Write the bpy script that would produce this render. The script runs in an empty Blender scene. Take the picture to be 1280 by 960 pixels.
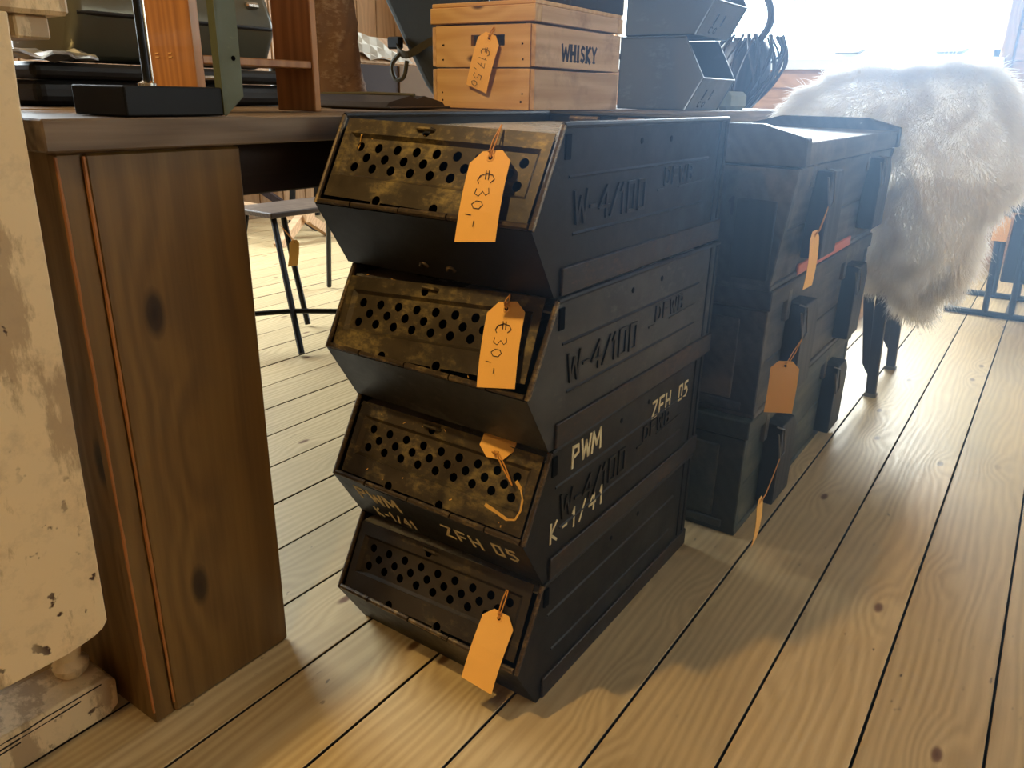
import bpy, bmesh, math, random
import numpy as np
from mathutils import Vector, Matrix
random.seed(7)
RNG = np.random.default_rng(7)
S = bpy.context.scene
COL = S.collection

# ------------------------------------------------------------------ camera, sky, lights, exposure
cam = bpy.data.objects.new('camera', bpy.data.cameras.new('camera'))
COL.objects.link(cam)
cam.matrix_world = Matrix(((0.8223, -0.2147, 0.5275, 0), (0.5687, 0.2773, -0.7743, 0),
                           (0.0204, 0.9366, 0.3503, 0.85), (0, 0, 0, 1)))
_f = Vector((-0.5275, 0.7743, -0.3503)).normalized()
_r = _f.cross(Vector((0, 0, 1))).normalized(); _u = _r.cross(_f)
_ro = math.radians(1.248)
_r2 = math.cos(_ro) * _r + math.sin(_ro) * _u; _u2 = -math.sin(_ro) * _r + math.cos(_ro) * _u
cam.matrix_world = Matrix(((_r2.x, _u2.x, -_f.x, 0), (_r2.y, _u2.y, -_f.y, 0), (_r2.z, _u2.z, -_f.z, 0.85), (0, 0, 0, 1)))
cam.data.sensor_width = 36.0
cam.data.lens = 970 / 1280 * 36.0
cam.data.clip_start = 0.02
S.camera = cam

w = bpy.data.worlds.new('daylight'); S.world = w; w.use_nodes = True
bg = w.node_tree.nodes['Background']
bg.inputs['Color'].default_value = (0.80, 0.91, 1.0, 1)
bg.inputs['Strength'].default_value = 6.0

def lamp(name, kind, loc, target, energy, color, size=0.1, size_y=None, cone=None, blend=0.4):
    d = bpy.data.lights.new(name, kind); d.energy = energy; d.color = color
    if kind == 'AREA':
        d.size = size
        if size_y: d.shape = 'RECTANGLE'; d.size_y = size_y
    else:
        d.shadow_soft_size = size
    if kind == 'SPOT': d.spot_size = math.radians(cone); d.spot_blend = blend
    o = bpy.data.objects.new(name, d); COL.objects.link(o); o.location = loc
    o.rotation_euler = (Vector(target) - Vector(loc)).to_track_quat('-Z', 'Y').to_euler()
    return o
WARM = (1.0, 0.69, 0.28)
lamp('spot_lamp', 'SPOT', (-1.15, -0.25, 2.42), (-0.45, 0.85, 0.2), 124, WARM, 0.045, cone=78, blend=0.5)
lamp('spot_lamp', 'SPOT', (-0.05, -0.75, 2.42), (-1.0, 0.12, 0.42), 50, WARM, 0.05, cone=41, blend=0.55)
lamp('window_daylight', 'AREA', (-1.3, 5.5, 1.75), (-0.9, 0, 0.4), 600, (0.80, 0.90, 1.0), 2.2, 1.2)
lamp('window_daylight', 'AREA', (-4.78, 1.6, 1.7), (-1.5, 2.2, 0), 330, (0.86, 0.95, 1.0), 2.0, 1.2)
lamp('window_daylight', 'AREA', (2.78, 2.6, 1.7), (-0.5, 2.2, 0.3), 38, (0.82, 0.91, 1.0), 2.2, 1.2)
lamp('ceiling_fill', 'AREA', (0.4, 0.6, 2.55), (0.4, 0.6, 0), 5.5, (0.86, 0.92, 1.0), 3.0, 4.0)  # added ambient fill under the ceiling, not an actual fixture
S.view_settings.view_transform = 'Standard'; S.view_settings.look = 'None'
S.view_settings.gamma = 1.0; S.view_settings.use_curve_mapping = False
S.view_settings.exposure = 0.0
S.cycles.use_denoising = True
S.cycles.max_bounces = 8

# ------------------------------------------------------------------ tagging
def tag(o, label=None, cat=None, group=None, kind=None):
    if label: o['label'] = label
    if cat: o['category'] = cat
    if group: o['group'] = group
    if kind: o['kind'] = kind
    return o
def empty(name, loc, label, cat, rz=0.0, group=None):
    o = bpy.data.objects.new(name, None); COL.objects.link(o); o.location = loc; o.rotation_euler = (0, 0, rz)
    o.empty_display_size = 0.05
    return tag(o, label, cat, group)

# ------------------------------------------------------------------ materials
def lin(h):
    c = [int(h[i:i + 2], 16) / 255 for i in (0, 2, 4)]
    return tuple((x / 12.92 if x <= 0.04045 else ((x + 0.055) / 1.055) ** 2.4) for x in c) + (1.0,)
class NT:
    def __init__(s, name):
        s.m = bpy.data.materials.new(name); s.m.use_nodes = True
        s.t = s.m.node_tree; s.b = s.t.nodes['Principled BSDF']
    def n(s, typ, **kw):
        nd = s.t.nodes.new(typ)
        for k, v in kw.items():
            if k.startswith('i_'):
                key = k[2:]; key = int(key) if key.isdigit() else key.replace('_', ' ')
                s.put(nd, key, v)
            else: setattr(nd, k, v)
        return nd
    def put(s, nd, key, v):
        if hasattr(v, 'is_linked') or isinstance(v, bpy.types.NodeSocket): s.t.links.new(v, nd.inputs[key])
        else: nd.inputs[key].default_value = v
    def math(s, op, a, b=0.0):
        nd = s.n('ShaderNodeMath', operation=op); s.put(nd, 0, a); s.put(nd, 1, b); return nd.outputs[0]
    def vm(s, op, a, b):
        nd = s.n('ShaderNodeVectorMath', operation=op); s.put(nd, 0, a); s.put(nd, 1, b); return nd.outputs[0]
    def coords(s, rand=True):
        c = s.n('ShaderNodeTexCoord').outputs['Object']
        if rand:
            r = s.n('ShaderNodeObjectInfo').outputs['Random']
            k = s.n('ShaderNodeCombineXYZ', i_0=s.math('MULTIPLY', r, 17.3), i_1=s.math('MULTIPLY', r, 31.7), i_2=s.math('MULTIPLY', r, 11.1)).outputs[0]
            c = s.vm('ADD', c, k)
        return c
    def noise(s, vec, scale, detail=4.0, rough=0.55):
        return s.n('ShaderNodeTexNoise', i_Vector=vec, i_Scale=scale, i_Detail=detail, i_Roughness=rough).outputs['Fac']
    def ramp(s, fac, stops):
        nd = s.n('ShaderNodeValToRGB'); s.put(nd, 0, fac); e = nd.color_ramp.elements
        while len(e) < len(stops): e.new(0.5)
        for q, (p, c) in zip(e, stops): q.position = p; q.color = c if len(c) == 4 else (*c, 1)
        return nd.outputs[0]
    def mix(s, fac, a, b):
        nd = s.n('ShaderNodeMix', data_type='RGBA'); s.put(nd, 0, fac); s.put(nd, 6, a); s.put(nd, 7, b); return nd.outputs[2]
    def bump(s, h, strength=0.3, dist=0.002):
        nd = s.n('ShaderNodeBump', i_Height=h, i_Strength=strength, i_Distance=dist)
        s.t.links.new(nd.outputs[0], s.b.inputs['Normal'])
    def set(s, **kw):
        for k, v in kw.items(): s.put(s.b, k.replace('_', ' '), v)
        return s.m
G = lambda v: (v, v, v, 1)
def wood(name, light, dark, axis='Y', freq=45.0, rough=0.5, knots=0.0, bump=0.25, var=0.25, knot_col='3a2010', spec=0.4, coat=0.0, wear=None, specks=False):
    s = NT(name); c = s.coords()
    if axis != 'Y':
        rot = {'X': (0, 0, math.pi / 2), 'Z': (math.pi / 2, 0, 0)}[axis]
        c = s.n('ShaderNodeMapping', i_Vector=c, i_Rotation=rot).outputs[0]
    sx = s.n('ShaderNodeSeparateXYZ', i_Vector=c)
    big = s.noise(s.vm('MULTIPLY', c, (5.0, 0.9, 5.0)), 1.6, 2.0)
    kn = None
    d = s.math('ADD', s.math('ADD', sx.outputs[0], s.math('MULTIPLY', sx.outputs[2], 0.7)), s.math('MULTIPLY', big, 0.10))
    if knots:
        vo = s.n('ShaderNodeTexVoronoi', i_Vector=s.n('ShaderNodeCombineXYZ', i_0=s.math('MULTIPLY', s.math('ADD', sx.outputs[0], sx.outputs[2]), 5.5), i_1=s.math('MULTIPLY', sx.outputs[1], 2.4)).outputs[0], i_Scale=1.0, i_Randomness=1.0)
        vo.voronoi_dimensions = '2D'
        kd = vo.outputs['Distance']
        kn = s.ramp(kd, [(0.0, G(1)), (0.055 * knots, G(0.85)), (0.10 * knots, G(0.0))])
        kn = s.math('MULTIPLY', kn, s.ramp(s.n('ShaderNodeSeparateColor', i_Color=vo.outputs['Color']).outputs[0], [(.45, G(0)), (.5, G(1))]))
        ring = s.ramp(kd, [(0.0, G(1)), (0.30 * min(1, knots + .3), G(0))])
        d = s.math('ADD', d, s.math('MULTIPLY', ring, 0.035))
    band = s.math('ADD', s.math('MULTIPLY', s.math('SINE', s.math('MULTIPLY', d, 6.283 * freq)), 0.5), 0.5)
    fib = s.noise(s.vm('MULTIPLY', c, (90.0, 3.0, 90.0)), 1.5, 3.0)
    fac = s.math('ADD', s.math('MULTIPLY', band, 0.34), s.math('MULTIPLY', fib, 0.66))
    col = s.ramp(fac, [(0.15, lin(light)), (0.9, lin(dark))])
    rnd = s.n('ShaderNodeObjectInfo').outputs['Random']
    val = s.math('ADD', 1.0 - var / 2, s.math('MULTIPLY', rnd, var))
    col = s.n('ShaderNodeHueSaturation', i_Color=col, i_Value=val).outputs[0]
    if wear:
        wm = s.ramp(s.noise(c, 6.0, 6.0, 0.7), [(0.5, G(0)), (0.68, G(1))])
        col = s.mix(s.math('MULTIPLY', wm, 0.55), col, lin(wear))
    if specks:
        sp = s.ramp(s.noise(s.vm('MULTIPLY', c, (1.0, 0.5, 1.0)), 60.0, 2.0), [(0.70, G(0)), (0.74, G(0.8))])
        col = s.mix(s.math('MULTIPLY', sp, s.ramp(s.noise(c, 3.0, 2.0), [(0.48, G(0)), (0.60, G(1))])), col, lin('4a3824'))
        col = s.mix(s.ramp(s.noise(c, 2.2, 5.0, 0.65), [(0.45, G(0)), (0.8, G(0.45))]), col, lin('86765c'))
    if kn is not None: col = s.mix(kn, col, lin(knot_col))
    r = s.math('ADD', rough - 0.08, s.math('MULTIPLY', fac, 0.18))
    s.bump(fac, bump, 0.0012)
    return s.set(Base_Color=col, Roughness=r, Specular_IOR_Level=spec, Coat_Weight=coat)
def metal(name, base, wear, amount=0.5, rough=0.4, metallic=0.3, scale=14.0, bump=0.15, dust=None, spec=0.5, dust_amt=0.7):
    s = NT(name); c = s.coords()
    n1 = s.noise(c, scale, 9.0, 0.7); n2 = s.noise(s.vm('MULTIPLY', c, (1, 1, 2.2)), scale * 4.2, 6.0, 0.65)
    mix = s.math('ADD', s.math('MULTIPLY', n1, 0.62), s.math('MULTIPLY', n2, 0.38))
    lo = 0.66 - 0.30 * amount
    col = s.mix(s.ramp(mix, [(lo, G(0)), (lo + 0.17, G(1))]), lin(base), lin(wear))
    if dust: col = s.mix(s.ramp(s.noise(s.vm('MULTIPLY', c, (1, 0.7, 1.4)), 7.0, 8.0, 0.68), [(0.46, G(0)), (0.66, G(dust_amt))]), col, lin(dust))
    s.bump(n2, bump, 0.0008)
    return s.set(Base_Color=col, Roughness=s.ramp(n1, [(0.3, G(max(rough - 0.12, 0.05))), (0.7, G(rough + 0.16))]), Metallic=metallic, Specular_IOR_Level=spec)
def plain(name, col, rough=0.6, metallic=0.0, var=0.06, scale=30.0, spec=0.4, bump=0.1):
    s = NT(name); c = s.coords(); n1 = s.noise(c, scale, 4.0)
    col2 = s.n('ShaderNodeHueSaturation', i_Color=lin(col), i_Value=s.math('ADD', 1.0 - var, s.math('MULTIPLY', n1, 2 * var))).outputs[0]
    s.bump(n1, bump, 0.0006)
    return s.set(Base_Color=col2, Roughness=rough, Metallic=metallic, Specular_IOR_Level=spec)
def peel(name):
    s = NT(name); c = s.coords()
    blot = s.ramp(s.noise(s.vm('MULTIPLY', c, (1, 1.3, 0.45)), 9.0, 9.0, 0.68), [(0.50, G(0)), (0.55, G(1))])
    edge = s.noise(c, 24.0, 6.0, 0.7)
    col = s.mix(s.math('MULTIPLY', blot, 0.85), lin('dcc498'), lin('a68d69'))
    col = s.mix(s.ramp(edge, [(0.5, G(0)), (0.75, G(0.5))]), col, lin('9a8468'))
    chips = s.math('MULTIPLY', s.ramp(s.noise(c, 45.0, 3.0, 0.5), [(0.62, G(0)), (0.66, G(1))]), s.ramp(s.noise(c, 5.5, 2.0), [(0.53, G(0)), (0.62, G(1))]))
    col = s.mix(chips, col, lin('3e2416'))
    s.bump(s.math('SUBTRACT', s.math('MULTIPLY', blot, -0.5), chips), 0.5, 0.0012)
    return s.set(Base_Color=col, Roughness=0.62)
M = {}
M['pine_floor'] = wood('pine floor', 'cbb488', 'a68d63', 'Y', 58, 0.42, knots=0.5, bump=0.16, var=0.16, knot_col='5e3a20', spec=0.42, specks=True)
M['subfloor'] = plain('dark gap below floor', '1c140c', 0.9)
M['table_top'] = wood('weathered table top', '7d6850', '4d3d2c', 'Y', 60, 0.55, bump=0.7, var=0.2)
M['leg_board'] = wood('stained table leg', '775a2e', '584020', 'Z', 34, 0.45, knots=0.9, bump=0.2, var=0.12, knot_col='21130a')
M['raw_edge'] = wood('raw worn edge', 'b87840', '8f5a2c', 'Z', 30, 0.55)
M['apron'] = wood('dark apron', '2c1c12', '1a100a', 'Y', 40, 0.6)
M['cream'] = peel('peeling cream paint')
M['bin_black'] = metal('worn black enamel', '0c0d0f', '44443f', 0.27, 0.42, 0.15, 11.0, 0.25, dust='1b1c1d', spec=0.32)
M['bin_emboss'] = plain('glossy black letter ridges', '08080a', 0.35)
M['bin_dusty'] = metal('dusty grey enamel', '1d1e1f', '6a6963', 0.42, 0.45, 0.1, 8.0, 0.3, dust='3f403f')
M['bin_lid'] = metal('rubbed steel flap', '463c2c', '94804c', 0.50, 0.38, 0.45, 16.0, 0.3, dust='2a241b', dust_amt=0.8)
M['bin_lid_shaded'] = metal('shaded steel flap', '3a332a', '6e5f42', 0.36, 0.42, 0.45, 18.0, 0.15, dust='1d1812')  # darker copy of the flap steel: shade on the lowest bin put into colour
M['bin_edge'] = metal('rubbed steel edge', '4b3f31', '9a8256', 0.5, 0.38, 0.6, 30.0, 0.1)
M['bin_band'] = metal('rusty base band', '241f1c', '5c4535', 0.50, 0.48, 0.25, 14.0, 0.12)
M['bin_top'] = metal('steel top with painted sheen', 'a8a399', '8c8378', 0.4, 0.26, 0.15, 8.0, 0.05)  # pale base colour stands in for the window's reflection on the plate
M['black_hole'] = plain('black recess', '050506', 0.9, spec=0.05)
M['cream_mark'] = plain('cream hand paint', 'cdbf94', 0.7, var=0.2, scale=120)
M['yellow_scrape'] = plain('yellow scrape', 'c79a4a', 0.55, var=0.25, scale=150)
M['orange_paper'] = plain('orange card', 'f0b65c', 0.75, var=0.03, scale=60, bump=0.05)
M['ink'] = plain('black ink', '1a120c', 0.7)
M['twine'] = plain('orange twine', 'c98c3e', 0.85, var=0.2, scale=300)
M['crate_wood'] = wood('whisky crate wood', 'dcb47c', 'c2935a', 'X', 38, 0.6, knots=0.5, bump=0.25, var=0.18)
M['crate_wood_y'] = wood('whisky crate side wood', 'd3ae84', 'b08a62', 'Y', 38, 0.6, bump=0.25, var=0.18, wear='6b4a33')
M['stencil'] = plain('stencil ink', '2b2530', 0.8, var=0.2, scale=200)
M['green_crate'] = wood('dark green painted crate', '343b33', '20261f', 'Y', 34, 0.5, bump=0.6, var=0.15, wear='74715f', spec=0.5)
M['black_crate'] = wood('worn black painted crate', '3a3a3c', '1f2023', 'Y', 34, 0.5, bump=0.6, var=0.15, wear='7a7266', spec=0.5)
M['batten'] = wood('dark painted batten', '252729', '15171a', 'Z', 40, 0.5, bump=0.35, var=0.1)
M['salmon'] = plain('salmon painted strip', 'c06a50', 0.6, var=0.1)
M['steel_wire'] = metal('old zinc latch', '6f6c66', '3c332a', 0.4, 0.4, 0.8, 40.0)
M['stand_black'] = plain('satin black stand', '0b0b0b', 0.5, var=0.1, spec=0.2)
M['olive'] = metal('olive green steel', '4b4e2f', '66683f', 0.35, 0.5, 0.1, 20.0)
M['teak'] = wood('orange teak', 'b57c42', '88552a', 'Z', 55, 0.38, bump=0.12, var=0.12, coat=0.2)
M['case_grey'] = plain('grey green enamelled case', '5a5747', 0.28, 0.3, var=0.05, scale=8)
M['case_black'] = plain('black leatherette case', '121110', 0.5, var=0.25, scale=90, bump=0.3)
M['chrome'] = plain('bright nickel', 'd0ccc0', 0.2, 1.0)
M['foil'] = plain('crumpled foil', 'b8b6b0', 0.35, 0.9, var=0.2)
M['bark'] = metal('rough bark', '6e4f34', 'a88d70', 0.5, 0.85, 0.0, 16.0, 1.0)
M['leather'] = plain('dark leather cover', '1c1613', 0.4, var=0.3, scale=40, bump=0.3)
M['paper'] = plain('old paper', 'd9d0bc', 0.8)
M['carton'] = plain('brown carton', '8a6a48', 0.8, var=0.1, scale=14)
M['carton_dark'] = plain('dark carton side', '4b3a32', 0.8, var=0.1, scale=14)
M['canvas'] = plain('dark olive canvas', '2b2a20', 0.9, var=0.2, scale=160, bump=0.4)
M['strap'] = plain('olive webbing strap', '4a4430', 0.85, var=0.2, scale=200, bump=0.4)
M['grey_steel'] = metal('grey painted steel', '4d5154', '6a6e70', 0.35, 0.45, 0.2, 10.0, 0.08)
M['twig'] = wood('dark willow', '33272b', '1c1518', 'Z', 60, 0.5, bump=0.2)
M['grey_cloth'] = plain('grey green cloth', '76786a', 0.9, var=0.15)
M['hide'] = plain('cream hide', 'cfc4b0', 0.9)
M['seat_dark'] = wood('dark stool seat', '5a4a3c', '37291f', 'Y', 50, 0.45, wear='77695a')
M['black_steel'] = plain('black steel tube', '15171a', 0.4, 0.3, var=0.15)
M['folding_wood'] = wood('dark brown chair legs', '33282a', '1d1618', 'Z', 50, 0.45, bump=0.2)
M['pale_wood'] = wood('pale raw wood', 'c9a47c', 'a07c58', 'X', 40, 0.65)
M['wall_wood'] = wood('pine wall boards', 'b58a62', '96704c', 'X', 34, 0.55, knots=0.7, bump=0.15, var=0.12)
M['wall_wood_v'] = wood('pine wall boards upright', 'b08a60', '8f6b48', 'Z', 34, 0.55, knots=0.7, bump=0.15, var=0.12)
M['white_frame'] = plain('white window paint', 'dde2e4', 0.45, var=0.02)
M['ceiling'] = wood('ceiling boards', '7a5f42', '5d4630', 'Y', 30, 0.6)
s_ = NT('window glass')
tr = s_.n('ShaderNodeBsdfTransparent', i_Color=(0.96, 0.98, 0.98, 1)); gl = s_.n('ShaderNodeBsdfGlossy', i_Roughness=0.02)
mx = s_.n('ShaderNodeMixShader', i_0=0.06, i_1=tr.outputs[0], i_2=gl.outputs[0])
s_.t.links.new(mx.outputs[0], s_.t.nodes['Material Output'].inputs['Surface']); M['glass'] = s_.m
s_ = NT('sheep fleece')
df = s_.n('ShaderNodeBsdfDiffuse', i_Color=(0.97, 0.955, 0.93, 1)); tl = s_.n('ShaderNodeBsdfTranslucent', i_Color=(0.98, 0.965, 0.945, 1))
mx = s_.n('ShaderNodeMixShader', i_0=0.55, i_1=df.outputs[0], i_2=tl.outputs[0])
s_.t.links.new(mx.outputs[0], s_.t.nodes['Material Output'].inputs['Surface']); M['fleece'] = s_.m

# ------------------------------------------------------------------ mesh helpers
class MB:
    def __init__(s): s.v = []; s.f = []
    def add(s, vs, fs):
        k = len(s.v); s.v += [tuple(x) for x in vs]; s.f += [tuple(i + k for i in q) for q in fs]; return s
    def box(s, lo, hi, ch=0.0, mat=None):
        x0, y0, z0 = lo; x1, y1, z1 = hi
        if ch <= 0:
            vs = [(x, y, z) for z in (z0, z1) for y in (y0, y1) for x in (x0, x1)]
            fs = [(0, 2, 3, 1), (4, 5, 7, 6), (0, 1, 5, 4), (2, 6, 7, 3), (0, 4, 6, 2), (1, 3, 7, 5)]
        else:
            bm = bmesh.new(); bmesh.ops.create_cube(bm, size=1.0)
            for v in bm.verts: v.co = Vector((x0 + (v.co.x + .5) * (x1 - x0), y0 + (v.co.y + .5) * (y1 - y0), z0 + (v.co.z + .5) * (z1 - z0)))
            bmesh.ops.bevel(bm, geom=bm.edges[:], offset=ch, segments=1, affect='EDGES')
            bm.verts.index_update(); vs = [v.co.copy() for v in bm.verts]; fs = [[v.index for v in f.verts] for f in bm.faces]; bm.free()
        if mat is not None: vs = [mat @ Vector(v) for v in vs]
        return s.add(vs, fs)
    def beam(s, a, b, w, h, up=(0, 0, 1)):
        a = Vector(a); b = Vector(b); d = (b - a); L = d.length; d.normalize(); sd = d.cross(Vector(up))
        if sd.length < 1e-4: sd = d.cross(Vector((1, 0, 0)))
        sd.normalize(); u = sd.cross(d)
        vs = [p + sd * (i * w / 2) + u * (j * h / 2) for p in (a, b) for i, j in ((-1, -1), (1, -1), (1, 1), (-1, 1))]
        return s.add(vs, [(0, 1, 2, 3), (7, 6, 5, 4), (0, 4, 5, 1), (1, 5, 6, 2), (2, 6, 7, 3), (3, 7, 4, 0)])
    def prism(s, poly, axis, d0, d1):
        n = len(poly); vs = []
        for d in (d0, d1):
            for a, b in poly: vs.append({'x': (d, a, b), 'y': (a, d, b), 'z': (a, b, d)}[axis])
        fs = [tuple(range(n))[::-1], tuple(range(n, 2 * n))] + [(i, (i + 1) % n, n + (i + 1) % n, n + i) for i in range(n)]
        return s.add(vs, fs)
    def tube(s, pts, r, seg=8, closed=False, cap=True):
        pts = [Vector(p) for p in pts]; n = len(pts); R = r if hasattr(r, '__len__') else [r] * n
        vs = []; prev = None
        for i, p in enumerate(pts):
            a = pts[i - 1] if (i or closed) else p; b = pts[(i + 1) % n] if (i < n - 1 or closed) else p
            t = (b - a).normalized()
            if prev is None:
                q = Vector((0, 0, 1)) if abs(t.z) < 0.9 else Vector((1, 0, 0)); prev = t.cross(q).normalized()
            else:
                prev = (prev - t * prev.dot(t)).normalized()
            w2 = t.cross(prev)
            for k in range(seg):
                an = 2 * math.pi * k / seg; vs.append(p + (prev * math.cos(an) + w2 * math.sin(an)) * R[i])
        fs = []
        for i in range(n if closed else n - 1):
            j = (i + 1) % n
            for k in range(seg): fs.append((i * seg + k, i * seg + (k + 1) % seg, j * seg + (k + 1) % seg, j * seg + k))
        if cap and not closed: fs += [tuple(range(seg))[::-1], tuple((n - 1) * seg + k for k in range(seg))]
        return s.add(vs, fs)
    def lathe(s, prof, c, seg=20):
        vs = []; n = len(prof)
        for r, z in prof:
            for k in range(seg): a = 2 * math.pi * k / seg; vs.append((c[0] + r * math.cos(a), c[1] + r * math.sin(a), c[2] + z))
        fs = [(i * seg + k, i * seg + (k + 1) % seg, (i + 1) * seg + (k + 1) % seg, (i + 1) * seg + k) for i in range(n - 1) for k in range(seg)]
        fs += [tuple(range(seg))[::-1], tuple((n - 1) * seg + k for k in range(seg))]
        return s.add(vs, fs)
    def mesh(s, name, mat, smooth=False):
        me = bpy.data.meshes.new(name); me.from_pydata([tuple(v) for v in s.v], [], s.f); me.validate()
        bm = bmesh.new(); bm.from_mesh(me); bmesh.ops.recalc_face_normals(bm, faces=bm.faces); bm.to_mesh(me); bm.free()
        if mat: me.materials.append(M[mat])
        if smooth:
            for p in me.polygons: p.use_smooth = True
            try: me.set_sharp_from_angle(angle=math.radians(40))
            except Exception: pass
        return me
    def build(s, name, mat, parent=None, loc=(0, 0, 0), smooth=False):
        return inst(name, s.mesh(name, mat, smooth), parent, loc)
def inst(name, me, parent=None, loc=(0, 0, 0), rot=(0, 0, 0)):
    o = bpy.data.objects.new(name, me); COL.objects.link(o); o.location = loc; o.rotation_euler = rot
    if parent: o.parent = parent
    return o
def bev(o, wd=0.002, seg=2):
    m = o.modifiers.new('bevel', 'BEVEL'); m.width = wd; m.segments = seg; m.limit_method = 'ANGLE'; m.angle_limit = math.radians(35); return o
def sub(o, lv=2):
    m = o.modifiers.new('sub', 'SUBSURF'); m.levels = lv; m.render_levels = lv; return o

GL = {
 'W': [[(0, 1), (.22, 0), (.5, .8), (.78, 0), (1, 1)]], '-': [[(.15, .45), (.85, .45)]], '4': [[(.75, 0), (.75, 1), (.05, .35), (1, .35)]], '/': [[(0, 0), (1, 1)]],
 '1': [[(.15, .75), (.6, 1), (.6, 0)]], '0': [[(.15, 0), (.15, 1), (.85, 1), (.85, 0), (.15, 0)]], 'D': [[(.1, 0), (.1, 1), (.6, 1), (.9, .75), (.9, .25), (.6, 0), (.1, 0)]],
 'F': [[(.1, 0), (.1, 1), (.9, 1)], [(.1, .5), (.75, .5)]], 'B': [[(.1, 0), (.1, 1), (.7, 1), (.85, .75), (.7, .52), (.1, .52)], [(.7, .52), (.92, .27), (.7, 0), (.1, 0)]],
 'P': [[(.15, 0), (.15, 1), (.8, .95), (.85, .6), (.15, .45)]], 'M': [[(0, 0), (.08, 1), (.5, .3), (.92, 1), (1, 0)]], 'K': [[(.1, 0), (.1, 1)], [(.85, 1), (.1, .45), (.9, 0)]],
 'Z': [[(.1, 1), (.9, 1), (.1, 0), (.9, 0)]], 'H': [[(.1, 0), (.1, 1)], [(.9, 0), (.9, 1)], [(.1, .5), (.9, .5)]], '5': [[(.85, 1), (.2, 1), (.15, .58), (.65, .6), (.88, .32), (.6, 0), (.12, .06)]],
 'E': [[(.85, 1), (.1, 1), (.1, 0), (.9, 0)], [(.1, .5), (.7, .5)]], 'C': [[(.9, .85), (.6, 1), (.25, .9), (.1, .5), (.25, .1), (.6, 0), (.9, .15)]],
 'O': [[(.5, 0), (.12, .25), (.12, .75), (.5, 1), (.88, .75), (.88, .25), (.5, 0)]], '3': [[(.12, .92), (.6, 1), (.82, .8), (.4, .55), (.85, .32), (.6, .02), (.1, .08)]],
 'o': [[(.55, .95), (.2, .8), (.1, .35), (.4, 0), (.8, .2), (.88, .7), (.5, .95)]], ',': [[(.5, .1), (.3, -.25)]], '7': [[(.1, .95), (.85, 1), (.4, 0)], [(.3, .5), (.8, .55)]],
 'e': [[(.95, .8), (.7, 1), (.35, .85), (.2, .5), (.35, .12), (.7, 0), (.95, .1)], [(.0, .6), (.7, .64)], [(.0, .42), (.65, .45)]],
 '6': [[(.8, .95), (.3, .7), (.12, .3), (.4, 0), (.8, .15), (.75, .48), (.2, .4)]], '9': [[(.3, 0), (.75, .4), (.85, .8), (.5, 1), (.15, .8), (.3, .5), (.8, .6)]],
 'I': [[(.5, 0), (.5, 1)]], 'S': [[(.85, .88), (.5, 1), (.15, .8), (.25, .58), (.75, .42), (.87, .2), (.5, 0), (.12, .12)]], 'Y': [[(.05, 1), (.5, .5), (.95, 1)], [(.5, .5), (.5, 0)]],
 'X': [[(0, 0), (1, 1)], [(0, 1), (1, 0)]], ' ': [], '.': [[(.4, 0), (.6, .05)]],
}
def letters(mb, text, o, ax, ay, n, cw, ch, gap, wd, th, jit=0.0):
    """strokes of a text in the plane at o (ax right, ay up, n out of it): bars wd wide standing th proud"""
    o = Vector(o); ax = Vector(ax).normalized(); ay = Vector(ay).normalized(); n = Vector(n).normalized(); x = 0.0
    for chx in text:
        k = 0.5 if chx in '1I,.' else (0.75 if chx in '-/' else (1.15 if chx in 'WM' else 1.0))
        dy = random.uniform(-jit, jit) * ch
        for line in GL[chx]:
            pts = [o + ax * (x + p[0] * cw * k) + ay * (p[1] * ch + dy) for p in line]
            for a, b in zip(pts, pts[1:]):
                e = (b - a).normalized() * wd * 0.35
                mb.beam(a - e + n * th * 0.4, b + e + n * th * 0.4, wd, th * 1.2, up=n)
        x += cw * k + gap
    return mb

# ------------------------------------------------------------------ room
room_x0, room_x1, room_y0, room_y1, room_h = -4.6, 2.6, -3.4, 5.2, 2.62
floor = MB().box((room_x0, room_y0, -0.09), (room_x1, room_y1, -0.0335)).build('floor', 'subfloor'); tag(floor, 'pale pine plank floor with dark gaps', kind='structure')
pl = MB(); W2 = 0.0728
prof = [(-W2, -0.033), (W2, -0.033), (W2, -0.0008), (W2 - 0.0008, 0), (-W2 + 0.0008, 0), (-W2, -0.0008)]
pl.prism(prof, 'y', room_y0, room_y1); plank_me = pl.mesh('plank', 'pine_floor'); plank_me.materials.append(M['subfloor'])
for q in plank_me.polygons:
    if abs(q.normal.x) > 0.95: q.material_index = 1                # dirt packed in the joints
x = 0.083 - 0.1497 * 31 + 0.075
while x < room_x1 - 0.05:
    if x > room_x0 + 0.05: inst('plank', plank_me, floor, (x, 0, random.uniform(-0.0008, 0.0004)), (0, random.uniform(-0.003, 0.003), 0))
    x += 0.1497
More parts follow.
